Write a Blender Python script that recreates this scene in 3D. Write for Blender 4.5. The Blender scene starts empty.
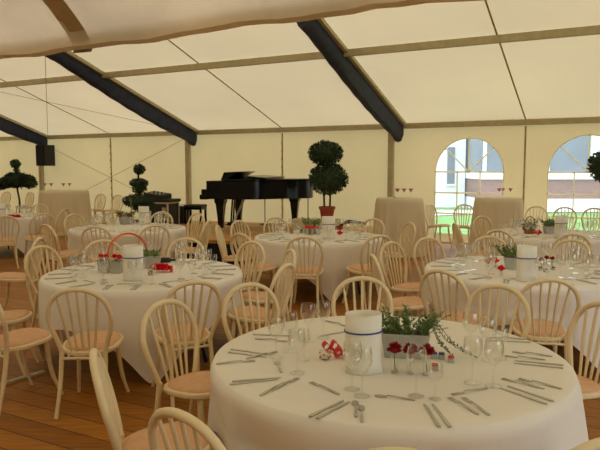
import bpy, bmesh, math, random
from mathutils import Vector, Matrix
R = math.radians
PI = math.pi
SC = bpy.context.scene
COL = SC.collection
random.seed(7)

# ------------------------------------------------------------------ camera
H = 1.73
PITCH = R(5.36)
FPX = 620.0
cam = bpy.data.objects.new('camera', bpy.data.cameras.new('camera'))
COL.objects.link(cam)
cam.location = (0, 0, H)
cam.rotation_euler = (PI / 2 - PITCH, 0, 0)
cam.data.sensor_width = 36
cam.data.lens = FPX / 600 * 36
cam.data.clip_end = 300
SC.camera = cam


def at(u, v, z):
    """World point at height z that the photograph shows at pixel (u, v)."""
    a = (u - 300) / FPX
    b = -(v - 225) / FPX
    c, s = math.cos(PITCH), math.sin(PITCH)
    d = Vector((a, c + b * s, b * c - s))
    t = (z - H) / d.z
    return Vector((d.x * t, d.y * t, z))


# ------------------------------------------------------------------ materials
def new_mat(name):
    m = bpy.data.materials.new(name)
    m.use_nodes = True
    nt = m.node_tree
    nt.nodes.clear()
    out = nt.nodes.new('ShaderNodeOutputMaterial')
    return m, nt, out


def srgb(r, g, b):
    def f(c):
        c /= 255
        return c / 12.92 if c <= .04045 else ((c + .055) / 1.055) ** 2.4
    return (f(r), f(g), f(b), 1)


def pmat(name, col, rough=.5, metal=0, var=.12, scale=6, bump=0, bscale=60, spec=.5, sheen=0):
    m, nt, out = new_mat(name)
    b = nt.nodes.new('ShaderNodeBsdfPrincipled')
    b.inputs['Roughness'].default_value = rough
    b.inputs['Metallic'].default_value = metal
    b.inputs['Specular IOR Level'].default_value = spec
    if sheen:
        b.inputs['Sheen Weight'].default_value = sheen
    tc = nt.nodes.new('ShaderNodeTexCoord')
    n = nt.nodes.new('ShaderNodeTexNoise')
    n.inputs['Scale'].default_value = scale
    n.inputs['Detail'].default_value = 4
    nt.links.new(tc.outputs['Object'], n.inputs['Vector'])
    r = nt.nodes.new('ShaderNodeValToRGB')
    r.color_ramp.elements[0].position = .3
    r.color_ramp.elements[1].position = .7
    r.color_ramp.elements[0].color = tuple(c * (1 - var) for c in col[:3]) + (1,)
    r.color_ramp.elements[1].color = tuple(min(1, c * (1 + var)) for c in col[:3]) + (1,)
    nt.links.new(n.outputs['Fac'], r.inputs['Fac'])
    nt.links.new(r.outputs['Color'], b.inputs['Base Color'])
    if bump:
        n2 = nt.nodes.new('ShaderNodeTexNoise')
        n2.inputs['Scale'].default_value = bscale
        n2.inputs['Detail'].default_value = 3
        nt.links.new(tc.outputs['Object'], n2.inputs['Vector'])
        bp = nt.nodes.new('ShaderNodeBump')
        bp.inputs['Strength'].default_value = bump
        bp.inputs['Distance'].default_value = .02
        nt.links.new(n2.outputs['Fac'], bp.inputs['Height'])
        nt.links.new(bp.outputs['Normal'], b.inputs['Normal'])
    nt.links.new(b.outputs['BSDF'], out.inputs['Surface'])
    return m


def fabric(name, col, tcol, trans, scale=.5, var=.06, bump=.25):
    """Cloth that lets part of the daylight through."""
    m, nt, out = new_mat(name)
    tc = nt.nodes.new('ShaderNodeTexCoord')
    n = nt.nodes.new('ShaderNodeTexNoise')
    n.inputs['Scale'].default_value = scale
    n.inputs['Detail'].default_value = 5
    nt.links.new(tc.outputs['Object'], n.inputs['Vector'])

    def ramp(c):
        r = nt.nodes.new('ShaderNodeValToRGB')
        r.color_ramp.elements[0].position = .3
        r.color_ramp.elements[1].position = .7
        r.color_ramp.elements[0].color = tuple(k * (1 - var) for k in c[:3]) + (1,)
        r.color_ramp.elements[1].color = tuple(min(1, k * (1 + var)) for k in c[:3]) + (1,)
        nt.links.new(n.outputs['Fac'], r.inputs['Fac'])
        return r
    d = nt.nodes.new('ShaderNodeBsdfDiffuse')
    t = nt.nodes.new('ShaderNodeBsdfTranslucent')
    nt.links.new(ramp(col).outputs['Color'], d.inputs['Color'])
    nt.links.new(ramp(tcol).outputs['Color'], t.inputs['Color'])
    if bump:
        mp = nt.nodes.new('ShaderNodeMapping')
        mp.inputs['Scale'].default_value = (1, 1, .35)
        nt.links.new(tc.outputs['Object'], mp.inputs['Vector'])
        n2 = nt.nodes.new('ShaderNodeTexNoise')
        n2.inputs['Scale'].default_value = 4
        n2.inputs['Detail'].default_value = 4
        nt.links.new(mp.outputs['Vector'], n2.inputs['Vector'])
        bp = nt.nodes.new('ShaderNodeBump')
        bp.inputs['Strength'].default_value = bump
        bp.inputs['Distance'].default_value = .06
        nt.links.new(n2.outputs['Fac'], bp.inputs['Height'])
        nt.links.new(bp.outputs['Normal'], d.inputs['Normal'])
    mx = nt.nodes.new('ShaderNodeMixShader')
    mx.inputs['Fac'].default_value = trans
    nt.links.new(d.outputs[0], mx.inputs[1])
    nt.links.new(t.outputs[0], mx.inputs[2])
    nt.links.new(mx.outputs[0], out.inputs['Surface'])
    return m


def thin_glass(name, tint=(.97, .98, .97), base=.06, edge=.75, rough=.03, power=1.0, haze=0):
    m, nt, out = new_mat(name)
    lw = nt.nodes.new('ShaderNodeLayerWeight')
    lw.inputs['Blend'].default_value = .35
    mr = nt.nodes.new('ShaderNodeMapRange')
    mr.inputs['To Min'].default_value = base
    mr.inputs['To Max'].default_value = edge
    pw = nt.nodes.new('ShaderNodeMath')
    pw.operation = 'POWER'
    pw.inputs[1].default_value = power
    nt.links.new(lw.outputs['Facing'], pw.inputs[0])
    nt.links.new(pw.outputs[0], mr.inputs['Value'])
    tr = nt.nodes.new('ShaderNodeBsdfTransparent')
    tr.inputs['Color'].default_value = (*tint, 1)
    gl = nt.nodes.new('ShaderNodeBsdfGlossy')
    gl.inputs['Roughness'].default_value = rough
    gl.inputs['Color'].default_value = (.95, .96, .95, 1)
    mx = nt.nodes.new('ShaderNodeMixShader')
    nt.links.new(mr.outputs[0], mx.inputs['Fac'])
    nt.links.new(tr.outputs[0], mx.inputs[1])
    nt.links.new(gl.outputs[0], mx.inputs[2])
    last = mx
    if haze:                                   # slightly milky plastic film
        tl = nt.nodes.new('ShaderNodeBsdfTranslucent')
        tl.inputs['Color'].default_value = (.9, .92, .96, 1)
        last = nt.nodes.new('ShaderNodeMixShader')
        last.inputs['Fac'].default_value = haze
        nt.links.new(mx.outputs[0], last.inputs[1])
        nt.links.new(tl.outputs[0], last.inputs[2])
    nt.links.new(last.outputs[0], out.inputs['Surface'])
    return m


WANG = -.4841                      # direction of the long tent wall
WD = Vector((math.cos(WANG), math.sin(WANG), 0))
WN = Vector((math.sin(WANG), -math.cos(WANG), 0))   # towards the inside
W0 = Vector((-8.418, 20.452, 0))


def W(s, n, z):
    p = W0 + WD * s + WN * n
    return Vector((p.x, p.y, z))


def planks(name, c1, c2, mortar, rotz, width=.13, length=3.2, rough=.5):
    m, nt, out = new_mat(name)
    tc = nt.nodes.new('ShaderNodeTexCoord')
    mp = nt.nodes.new('ShaderNodeMapping')
    mp.inputs['Rotation'].default_value = (0, 0, -rotz)
    nt.links.new(tc.outputs['Object'], mp.inputs['Vector'])
    br = nt.nodes.new('ShaderNodeTexBrick')
    br.inputs['Scale'].default_value = 1
    br.inputs['Brick Width'].default_value = length
    br.inputs['Row Height'].default_value = width
    br.inputs['Mortar Size'].default_value = .004
    br.inputs['Color1'].default_value = c1
    br.inputs['Color2'].default_value = c2
    br.inputs['Mortar'].default_value = mortar
    br.inputs['Bias'].default_value = 0
    nt.links.new(mp.outputs['Vector'], br.inputs['Vector'])
    mp2 = nt.nodes.new('ShaderNodeMapping')
    mp2.inputs['Rotation'].default_value = (0, 0, -rotz)
    mp2.inputs['Scale'].default_value = (1.2, 16, 1)
    nt.links.new(tc.outputs['Object'], mp2.inputs['Vector'])
    n = nt.nodes.new('ShaderNodeTexNoise')
    n.inputs['Scale'].default_value = 3.4
    n.inputs['Detail'].default_value = 6
    nt.links.new(mp2.outputs['Vector'], n.inputs['Vector'])
    mr = nt.nodes.new('ShaderNodeMapRange')
    mr.inputs['From Min'].default_value = .3
    mr.inputs['From Max'].default_value = .7
    mr.inputs['To Min'].default_value = .6
    mr.inputs['To Max'].default_value = 1.2
    nt.links.new(n.outputs['Fac'], mr.inputs['Value'])
    mul = nt.nodes.new('ShaderNodeVectorMath')
    mul.operation = 'SCALE'
    nt.links.new(br.outputs['Color'], mul.inputs[0])
    nt.links.new(mr.outputs[0], mul.inputs['Scale'])
    b = nt.nodes.new('ShaderNodeBsdfPrincipled')
    b.inputs['Roughness'].default_value = rough
    b.inputs['Specular IOR Level'].default_value = .3
    nt.links.new(mul.outputs[0], b.inputs['Base Color'])
    bp = nt.nodes.new('ShaderNodeBump')
    bp.inputs['Strength'].default_value = .25
    bp.inputs['Distance'].default_value = .01
    nt.links.new(br.outputs['Fac'], bp.inputs['Height'])
    bp.invert = True
    nt.links.new(bp.outputs['Normal'], b.inputs['Normal'])
    nt.links.new(b.outputs[0], out.inputs['Surface'])
    return m


def brick_mat(name, c1, c2, mortar):
    m, nt, out = new_mat(name)
    tc = nt.nodes.new('ShaderNodeTexCoord')
    mp = nt.nodes.new('ShaderNodeMapping')
    mp.inputs['Rotation'].default_value = (PI / 2, 0, 0)
    nt.links.new(tc.outputs['Object'], mp.inputs['Vector'])
    br = nt.nodes.new('ShaderNodeTexBrick')
    br.inputs['Scale'].default_value = 4
    br.inputs['Color1'].default_value = c1
    br.inputs['Color2'].default_value = c2
    br.inputs['Mortar'].default_value = mortar
    nt.links.new(mp.outputs['Vector'], br.inputs['Vector'])
    b = nt.nodes.new('ShaderNodeBsdfPrincipled')
    b.inputs['Roughness'].default_value = .9
    nt.links.new(br.outputs['Color'], b.inputs['Base Color'])
    nt.links.new(b.outputs[0], out.inputs['Surface'])
    return m


M = {}
M['roof'] = fabric('roof_tarpaulin', (.76, .68, .50), (.88, .75, .47), .175, .35, .06, .15)
M['wall'] = fabric('wall_tarpaulin', (.78, .63, .41), (.88, .68, .40), .20, .5, .06, .35)
M['dimmed'] = fabric('dimmed_wall_tarpaulin', (.42, .35, .24), (.6, .5, .32), .03, .5, .06, .3)  # tarpaulin made darker and less translucent on unseen walls, to cut their light
M['valance'] = fabric('valance_cloth', (.72, .61, .45), (.74, .61, .42), .16, 1.1, .14, .6)
M['strap'] = pmat('strap_web', srgb(176, 152, 112), .9, var=.1)
M['seam'] = pmat('seam_tape', srgb(184, 160, 112), .85, var=.15)
M['navy'] = pmat('navy_fabric', srgb(38, 48, 76), .7, var=.25, bump=.3, bscale=8)
M['alu'] = pmat('dull_aluminium', srgb(188, 176, 142), .55, .25, .1, 9)
M['bar'] = fabric('window_bar_fabric', (.86, .78, .60), (.92, .84, .66), .5, .5, .04, 0)
M['cable'] = pmat('steel_cable', srgb(160, 144, 108), .6, .2)
M['floor'] = planks('floor_boards', srgb(172, 112, 34), srgb(146, 90, 24), srgb(50, 26, 6), WANG, .185, 4)
M['stage'] = planks('stage_boards', srgb(214, 160, 90), srgb(196, 140, 74), srgb(110, 70, 30), R(-20), .18, 2)
M['skirt'] = pmat('stage_skirt', srgb(26, 30, 42), .9, var=.2)
M['cream'] = pmat('cream_lacquer', srgb(226, 207, 166), .38, var=.05, scale=9)
M['pad'] = pmat('peach_seat_pad', srgb(212, 168, 130), .9, var=.07, scale=20, bump=.15, bscale=300)
M['cloth'] = fabric('white_tablecloth', (.85, .81, .745), (.72, .66, .56), .08, 1.2, .03, .12)
M['skirtcloth'] = fabric('tall_table_cloth', (.80, .69, .49), (.7, .6, .42), .10, 1.2, .04, .12)
M['black'] = pmat('black_lacquer', srgb(8, 8, 10), .2, var=.2, spec=.3)
M['matt'] = pmat('matt_black', srgb(20, 20, 22), .6, var=.2)
M['keyw'] = pmat('ivory_keys', srgb(235, 230, 215), .3)
M['brass'] = pmat('brass', srgb(190, 150, 70), .3, .9)
M['steel'] = pmat('cutlery_steel', srgb(186, 182, 170), .33, .85, .08)
M['glass'] = thin_glass('clear_glass', (.98, .98, .97), .045, .95, .03, 1.9)
M['pane'] = thin_glass('clear_plastic_window', (.93, .96, .98), .03, .3, .12, 1.0, .08)
M['paper'] = pmat('white_paper', srgb(236, 232, 220), .8, var=.02)
M['blue'] = pmat('blue_ribbon', srgb(50, 60, 140), .5)
M['red'] = pmat('red_petals', srgb(226, 22, 36), .6, var=.25, scale=60)
M['darkred'] = pmat('crimson_petals', srgb(150, 10, 34), .65, var=.3, scale=70)
M['redpaper'] = pmat('red_paper', srgb(206, 30, 34), .5, var=.1)
M['redwine'] = pmat('red_drink', srgb(214, 16, 34), .3, var=.05)
M['bluepaper'] = pmat('blue_foil', srgb(40, 60, 120), .35, .2)
M['zinc'] = pmat('zinc', srgb(176, 174, 164), .5, .25, .12, 14)
M['leaf'] = pmat('leaf_green', srgb(96, 120, 62), .6, var=.45, scale=25)
M['lightleaf'] = pmat('pale_leaf_green', srgb(122, 142, 88), .6, var=.35, scale=25)
M['darkleaf'] = pmat('dark_conifer_green', srgb(42, 62, 32), .7, var=.5, scale=14)
M['bark'] = pmat('bark', srgb(70, 50, 34), .9, var=.3, scale=30)
M['terra'] = pmat('terracotta', srgb(156, 66, 44), .8, var=.12)
M['soil'] = pmat('soil', srgb(50, 36, 24), 1, var=.3)
M['orange'] = pmat('orange_cane', srgb(214, 98, 44), .55, var=.12)
M['wicker'] = pmat('brown_wicker', srgb(140, 84, 44), .8, var=.3, scale=60)
M['plinth'] = pmat('beige_board', srgb(186, 168, 126), .8, var=.05)
M['case_edge'] = pmat('case_edge', srgb(196, 186, 160), .4, .5)
M['grille'] = pmat('speaker_grille', srgb(14, 14, 16), .8, var=.3, scale=90)
M['candle'] = pmat('white_wax', srgb(240, 234, 214), .6)
M['grass'] = pmat('lawn_grass', srgb(100, 146, 66), .95, var=.3, scale=3, bump=.4, bscale=40)
M['paving'] = pmat('pale_paving', srgb(206, 206, 206), .9, var=.06)
M['render'] = pmat('white_render', srgb(236, 238, 244), .9, var=.03, scale=1)
M['brick'] = brick_mat('old_brick', srgb(140, 92, 84), srgb(120, 80, 80), srgb(150, 132, 124))
M['dark_glass'] = pmat('building_glass', srgb(104, 112, 128), .2, var=.15, scale=.6)


# ------------------------------------------------------------------ mesh helpers
class MB:
    def __init__(s):
        s.v = []
        s.f = []

    def add(s, vs, fs):
        o = len(s.v)
        s.v += [tuple(v) for v in vs]
        s.f += [tuple(i + o for i in f) for f in fs]
        return s

    def box(s, c, d, rz=0, mat=None):
        x, y, z = (k / 2 for k in d)
        mt = mat or (Matrix.Translation(Vector(c)) @ Matrix.Rotation(rz, 4, 'Z'))
        vs = [mt @ Vector((i * x, j * y, k * z)) for i in (-1, 1) for j in (-1, 1) for k in (-1, 1)]
        return s.add(vs, [(0, 1, 3, 2), (4, 6, 7, 5), (0, 4, 5, 1), (2, 3, 7, 6), (0, 2, 6, 4), (1, 5, 7, 3)])

    def beam(s, a, b, w, h, up=Vector((0, 0, 1))):
        """Box from a to b; w sideways, h along up (both centred)."""
        a, b = Vector(a), Vector(b)
        d = (b - a).normalized()
        sd = d.cross(up).normalized()
        u = sd.cross(d).normalized()
        vs = []
        for p in (a, b):
            for i, j in ((-1, -1), (1, -1), (1, 1), (-1, 1)):
                vs.append(p + sd * i * w / 2 + u * j * h / 2)
        return s.add(vs, [(3, 2, 1, 0), (4, 5, 6, 7), (0, 1, 5, 4), (1, 2, 6, 5), (2, 3, 7, 6), (3, 0, 4, 7)])

    def tube(s, pts, rad, seg=8, closed=False):
        pts = [Vector(p) for p in pts]
        n = len(pts)
        rs = rad if isinstance(rad, (list, tuple)) else [rad] * n
        vs, fs = [], []
        prev = None
        for i, p in enumerate(pts):
            if closed:
                t = (pts[(i + 1) % n] - pts[i - 1]).normalized()
            else:
                t = (pts[min(i + 1, n - 1)] - pts[max(i - 1, 0)]).normalized()
            if prev is None:
                a = Vector((0, 0, 1)) if abs(t.z) < .9 else Vector((1, 0, 0))
                u = t.cross(a).normalized()
            else:
                u = (prev - t * prev.dot(t))
                u = u.normalized() if u.length > 1e-6 else t.orthogonal().normalized()
            prev = u
            w = t.cross(u)
            for k in range(seg):
                an = 2 * PI * k / seg
                vs.append(p + (u * math.cos(an) + w * math.sin(an)) * rs[i])
        m = n if closed else n - 1
        for i in range(m):
            j = (i + 1) % n
            for k in range(seg):
                l = (k + 1) % seg
                fs.append((i * seg + k, i * seg + l, j * seg + l, j * seg + k))
        if not closed:
            fs.append(tuple(reversed(range(seg))))
            fs.append(tuple((n - 1) * seg + k for k in range(seg)))
        return s.add(vs, fs)

    def lathe(s, prof, seg=24, c=(0, 0, 0), sx=1, sy=1):
        vs, fs = [], []
        n = len(prof)
        for r, z in prof:
            for k in range(seg):
                a = 2 * PI * k / seg
                vs.append((c[0] + max(r, 1e-5) * sx * math.cos(a), c[1] + max(r, 1e-5) * sy * math.sin(a), c[2] + z))
        for i in range(n - 1):
            for k in range(seg):
                l = (k + 1) % seg
                fs.append((i * seg + k, i * seg + l, (i + 1) * seg + l, (i + 1) * seg + k))
        return s.add(vs, fs)

    def prism(s, poly, z0, z1):
        n = len(poly)
        vs = [(x, y, z0) for x, y in poly] + [(x, y, z1) for x, y in poly]
        fs = [tuple(reversed(range(n))), tuple(range(n, 2 * n))]
        fs += [(i, (i + 1) % n, n + (i + 1) % n, n + i) for i in range(n)]
        return s.add(vs, fs)

    def ball(s, c, r, seg=12, sz=1):
        prof = [(r * math.sin(PI * i / seg), -r * sz * math.cos(PI * i / seg)) for i in range(seg + 1)]
        return s.lathe(prof, seg + 4, c)

    def leaf(s, p, d, ln, w):
        d = d.normalized()
        sd = d.orthogonal().normalized()
        sd = Matrix.Rotation(random.uniform(0, 2 * PI), 3, d) @ sd
        up = d.cross(sd)
        a, b = p + d * ln * .5 + sd * w * .5 + up * w * .15, p + d * ln * .5 - sd * w * .5 + up * w * .15
        return s.add([p, a, p + d * ln, b, p + d * ln * .5], [(0, 4, 1), (1, 4, 2), (2, 4, 3), (3, 4, 0)])

    def build(s, name, mat, parent=None, smooth=True, bevel=0, angle=40):
        me = bpy.data.meshes.new(name)
        me.from_pydata(s.v, [], s.f)
        me.update()
        me.materials.append(mat)
        if smooth:
            for p in me.polygons:
                p.use_smooth = True
            me.set_sharp_from_angle(angle=R(angle))
        o = bpy.data.objects.new(name, me)
        COL.objects.link(o)
        if parent:
            o.parent = parent
        if bevel:
            md = o.modifiers.new('bevel', 'BEVEL')
            md.width = bevel
            md.segments = 2
            md.limit_method = 'ANGLE'
        return o


def smooth_path(pts, n=6, closed=False):
    pts = [Vector(p) for p in pts]
    out = []
    m = len(pts)
    for i in range(m - 1):
        p0, p1, p2, p3 = pts[max(i - 1, 0)], pts[i], pts[i + 1], pts[min(i + 2, m - 1)]
        for k in range(n):
            t = k / n
            out.append(.5 * ((2 * p1) + (p2 - p0) * t + (2 * p0 - 5 * p1 + 4 * p2 - p3) * t * t + (3 * p1 - p0 - 3 * p2 + p3) * t ** 3))
    out.append(pts[-1])
    return out


def tag(o, label, cat, group=None):
    o['label'] = label
    o['category'] = cat
    if group:
        o['group'] = group
    return o


def thing(name, label, cat, loc=(0, 0, 0), rz=0, group=None):
    o = bpy.data.objects.new(name, None)
    o.empty_display_size = .05
    COL.objects.link(o)
    o.location = loc
    o.rotation_euler = (0, 0, rz)
    return tag(o, label, cat, group)


def struct(o):
    o['kind'] = 'structure'
    return o


KIDS = {}


def dup(root, loc, rz, label, group=None):
    """Copy a thing together with its parts and sub-parts."""
    r = root.copy()
    COL.objects.link(r)
    r.location = loc
    r.rotation_euler = (0, 0, rz)
    r['label'] = label
    if group:
        r['group'] = group
    elif 'group' in r:
        del r['group']
    if root.name not in KIDS:
        KIDS[root.name] = [(c, list(c.children)) for c in root.children]
    for ch, gs in KIDS[root.name]:
        c = ch.copy()
        COL.objects.link(c)
        c.parent = r
        for g in gs:
            d = g.copy()
            COL.objects.link(d)
            d.parent = c
    return r


# ------------------------------------------------------------------ the tent
EAVE = 2.70
SLOPE = math.tan(R(18))
RIDGE = 5.0
NMAX = 20.0
S0, S1 = -6.0, 23.0


def roof_z(n):
    return EAVE + SLOPE * n if n <= RIDGE else EAVE + SLOPE * RIDGE - .285 * (n - RIDGE)


def far_roof_z(n):
    """Roof of the second tent, joined to the first along a gutter at n = 10."""
    return 3.38 + SLOPE * (n - 10.6 if n <= 15 else 2 * 15 - 10.6 - n)


fl = MB()
fl.add([W(S0, 0, 0), W(S0, NMAX, 0), W(S1, NMAX, 0), W(S1, 0, 0),
        W(S0, 0, -.1), W(S0, NMAX, -.1), W(S1, NMAX, -.1), W(S1, 0, -.1)],
       [(0, 1, 2, 3), (7, 6, 5, 4), (0, 4, 5, 1), (1, 5, 6, 2), (2, 6, 7, 3), (3, 7, 4, 0)])
struct(fl.build('floor', M['floor'], smooth=False))

WINS = [(13.81, .76), (16.25, .77)]
WB, WSP = .19, 1.615
WTOP = EAVE + .09
wb = MB()


def wquad(s0, s1, z0, z1):
    ns = max(1, round((s1 - s0) / .5))
    for i in range(ns):
        a, b = s0 + (s1 - s0) * i / ns, s0 + (s1 - s0) * (i + 1) / ns
        wb.add([W(a, 0, z0), W(b, 0, z0), W(b, 0, z1), W(a, 0, z1)], [(3, 2, 1, 0)])


cur = S0
for sc, r in WINS:
    wquad(cur, sc - r, 0, WTOP)
    wquad(sc - r, sc + r, 0, WB)
    for i in range(24):
        a, b = PI - PI * i / 24, PI - PI * (i + 1) / 24
        xa, xb = sc + r * math.cos(a), sc + r * math.cos(b)
        wb.add([W(xa, 0, WSP + r * math.sin(a)), W(xb, 0, WSP + r * math.sin(b)), W(xb, 0, WTOP), W(xa, 0, WTOP)], [(3, 2, 1, 0)])
    cur = sc + r
wquad(cur, S1, 0, WTOP)
struct(wb.build('wall_back', M['wall'], smooth=False))
wf = MB()
wf.add([W(S0, NMAX, 0), W(S1, NMAX, 0), W(S1, NMAX, far_roof_z(NMAX)), W(S0, NMAX, far_roof_z(NMAX))], [(0, 1, 2, 3)])
struct(wf.build('wall_front', M['dimmed'], smooth=False))
q = S0
g = MB().add([W(q, 0, 0), W(q, 10, 0), W(q, NMAX, 0), W(q, NMAX, far_roof_z(NMAX)), W(q, 15, far_roof_z(15)), W(q, 10.6, 3.38), W(q, 10, 2.9), W(q, RIDGE, roof_z(RIDGE)), W(q, 0, EAVE)], [(0, 1, 6, 7, 8), (1, 2, 3, 4, 5, 6)])
struct(g.build('wall_left', M['dimmed'], smooth=False))
# the right end stands open between n = 9.4 and n = 16.4 (unseen opening, added to let in daylight from the right)
q = S1
DN0, DN1, DZ = 9.4, 16.4, 2.6
g = MB()
g.add([W(q, 0, 0), W(q, DN0, 0), W(q, DN0, DZ), W(q, 0, DZ)], [(0, 1, 2, 3)])
g.add([W(q, DN1, 0), W(q, NMAX, 0), W(q, NMAX, DZ), W(q, DN1, DZ)], [(0, 1, 2, 3)])
g.add([W(q, 0, DZ), W(q, 10, DZ), W(q, NMAX, DZ), W(q, NMAX, far_roof_z(NMAX)), W(q, 15, far_roof_z(15)), W(q, 10.6, 3.38), W(q, 10, 2.9), W(q, RIDGE, roof_z(RIDGE)), W(q, 0, EAVE)], [(0, 1, 6, 7, 8), (1, 2, 3, 4, 5, 6)])
struct(g.build('wall_right', M['dimmed'], smooth=False))
# windows: clear plastic with glazing bars, welded into the wall
for k, (sc, r) in enumerate(WINS):
    win = bpy.data.objects.new('window_%d' % (k + 1), None)
    COL.objects.link(win)
    struct(win)
    pts = [(sc - r, WB), (sc + r, WB)] + [(sc + r * math.cos(PI * i / 24), WSP + r * math.sin(PI * i / 24)) for i in range(25)]
    pn = MB().add([W(a, -.006, b) for a, b in pts], [tuple(range(len(pts)))])
    pn.build('pane', M['pane'], win, smooth=False)
    bars = MB()

    def bar(a, b, w=.035):
        bars.beam(W(a[0], .012, a[1]), W(b[0], .012, b[1]), w, .02, WN)
    loop = [(a, b) for a, b in pts] + [pts[0]]
    for a, b in zip(loop[:-1], loop[1:]):
        bar(a, b, .022)
    bar((sc - r, WSP), (sc + r, WSP))
    for zz in (1.14, .665):
        bar((sc - r, zz), (sc + r, zz))
    for q in (-1, 1):
        bar((sc + q * r / 3, WB), (sc + q * r / 3, WSP), .028)
    for an in (45, 90, 135):
        bar((sc, WSP), (sc + r * math.cos(R(an)), WSP + r * math.sin(R(an))), .028)
    bars.build('glazing_bars', M['bar'], win, smooth=False)

rf = MB()
NS, NN = 44, 14
spans = [(0, RIDGE, roof_z), (RIDGE, 9.96, roof_z), (10.40, 15, far_roof_z), (15, NMAX, far_roof_z)]
for n0, n1, zf in spans:
    g = []
    for i in range(NS + 1):
        for j in range(NN + 1):
            n = n0 + (n1 - n0) * j / NN
            q = S0 + (S1 - S0) * i / NS
            sag = -.03 * abs(math.sin(PI * (n - n0) / (n1 - n0))) * (.4 + .6 * abs(math.sin(PI * q / 3)))
            g.append(W(q, n, zf(n) + .06 + sag))
    fs = []
    for i in range(NS):
        for j in range(NN):
            a = i * (NN + 1) + j
            fs.append((a, a + 1, a + NN + 2, a + NN + 1))
    rf.add(g, fs)
struct(rf.build('ceiling', M['roof'], smooth=True, angle=60))

# eave beam, purlins
tn = 1
for n in (0.06, 3.52):
    b = MB().beam(W(S0, n, roof_z(n) - .04), W(S1, n, roof_z(n) - .04), .10 if n > 1 else .08, .12)
    struct(b.build('trim_%d' % tn, M['alu'], smooth=False))
    tn += 1
# laced joints between wall sheets and welded roof seams, half way between frames
for i in (1, 3, 5, 7):
    s = 3.0 * i
    b = MB().beam(W(s, .02, .05), W(s, .02, EAVE - .1), .035, .02, WN)
    for k in range(11):
        b.box(W(s, .045, .25 + .21 * k), (.03, .03, .05), WANG)
    struct(b.build('trim_%d' % tn, M['seam'], smooth=False))
    tn += 1
    b = MB()
    for k in range(14):
        n0, n1 = RIDGE * k / 14, RIDGE * (k + 1) / 14
        b.beam(W(s, n0, roof_z(n0) + .012), W(s, n1, roof_z(n1) + .012), .028, .012)
    struct(b.build('trim_%d' % tn, M['seam'], smooth=False))
    tn += 1

# portal frames: aluminium post and rail, rafter hung with a navy sleeve
FR = [(0, 'portal frame with navy rafter sleeve in the far left corner by the hanging speaker'),
      (6, 'portal frame with navy rafter sleeve left of the grand piano'),
      (12, 'portal frame with navy rafter sleeve left of the arched windows'),
      (18, None)]
for s, lab in FR:
    if not lab:
        continue
    t = thing('portal_frame', lab, 'tent frame', W(s, .1, 0), 0, 'portal frames of the tent')
    o = W(s, .1, 0)
    MB().beam(W(s, .1, 0) - o, W(s, .1, EAVE - .06) - o, .13, .11, WN).build('post', M['alu'], t, smooth=False, bevel=.006)
    b = MB()
    b.beam(W(s + .33, .1, roof_z(.1) - .02) - o, W(s + .33, RIDGE, roof_z(RIDGE) - .02) - o, .07, .07)
    b.beam(W(s + .34, RIDGE, roof_z(RIDGE) - .05) - o, W(s + .34, 9.9, roof_z(9.9) - .05) - o, .09, .13)
    b.build('rail', M['alu'], t, smooth=False)
    # sleeve: soft navy cloth hung along the rafter, sagging in the middle
    vs, fs = [], []
    K = 40
    for k in range(K + 1):
        q = k / K
        n = .05 + (RIDGE - .1) * q
        dr = .26 + .13 * math.sin(PI * min(1, .18 + q * .9)) + .008 * math.sin(k * 1.3) + (.05 if k == 0 else 0)
        zz = roof_z(n) - .03
        for ds, dz in ((.02, 0), (.03, -dr * .55), (.08, -dr * .93), (.15, -dr), (.23, -dr * .93), (.285, -dr * .55), (.29, 0)):
            vs.append(W(s + ds, n, zz + dz) - o)
    for k in range(K):
        for j in range(7):
            l = (j + 1) % 7
            fs.append((k * 7 + j, k * 7 + l, (k + 1) * 7 + l, (k + 1) * 7 + j))
    fs += [tuple(range(7)), tuple(K * 7 + j for j in reversed(range(7)))]
    MB().add(vs, fs).build('rafter_sleeve', M['navy'], t, angle=50)

# bracing cables
for lab, a, b in (('steel bracing cable falling to the right across the left wall sheet', W(.28, .04, 2.4), W(5.82, .04, .35)),
                  ('steel bracing cable rising to the right across the left wall sheet', W(.28, .07, .35), W(5.82, .07, 2.5)),
                  ('steel bracing cable rising to the left under the left roof bay', W(5.8, .3, roof_z(.3) - .03), W(.6, 4.6, roof_z(4.6) - .06)),
                  ('steel bracing cable rising to the right under the left roof bay', W(.6, .3, roof_z(.3) - .07), W(5.8, 4.7, roof_z(4.7) - .1))):
    tag(MB().tube([a, b], .006, 6).build('bracing_cable', M['cable']), lab, 'cable', 'bracing cables of the left bay')

# gutter lining between the two tents
t = thing('gutter_lining', 'dirty beige fabric lining sagging across the top where two tents join', 'drape', W(0, 10, 2.8))
o = W(0, 10, 2.8)
prof = [(.10, .012), (.03, -.004), (0, .0), (-.012, .03), (.0, .09), (.05, .16), (.14, .25), (.26, .36), (.38, .45), (.50, .53)]
P = len(prof)
NX = 160


def gutter(q, j, out=0):
    dn, dz = prof[j]
    e = 2.80 + .014 * math.sin(q * 1.3 + 1) + .010 * math.sin(q * 4.1) + .006 * math.sin(q * 9.3) + (.02 if 15.35 < q < 15.5 else 0)
    w = max(0, min(1, dz / .3)) * max(0, min(1, (.53 - dz) / .3))
    return W(q, 10 + dn + .02 * math.sin(q * 2.7 + j * .7) * w - out, e + dz + .012 * math.sin(q * 5.1 + j) * w - out) - o


vs, fs = [], []
for i in range(NX + 1):
    q = S0 + .04 + (S1 - S0 - .08) * i / NX
    vs += [gutter(q, j) for j in range(P)]
for i in range(NX):
    for j in range(P - 1):
        a = i * P + j
        fs.append((a, a + P, a + P + 1, a + 1))
MB().add(vs, fs).build('cloth', M['valance'], t)
MB().add([gutter(q, j, .022) for q in (12.38, 12.62) for j in range(1, P)], [(j, j + P - 1, j + P, j + 1) for j in range(P - 2)]).build('strap', M['strap'], t)

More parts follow.
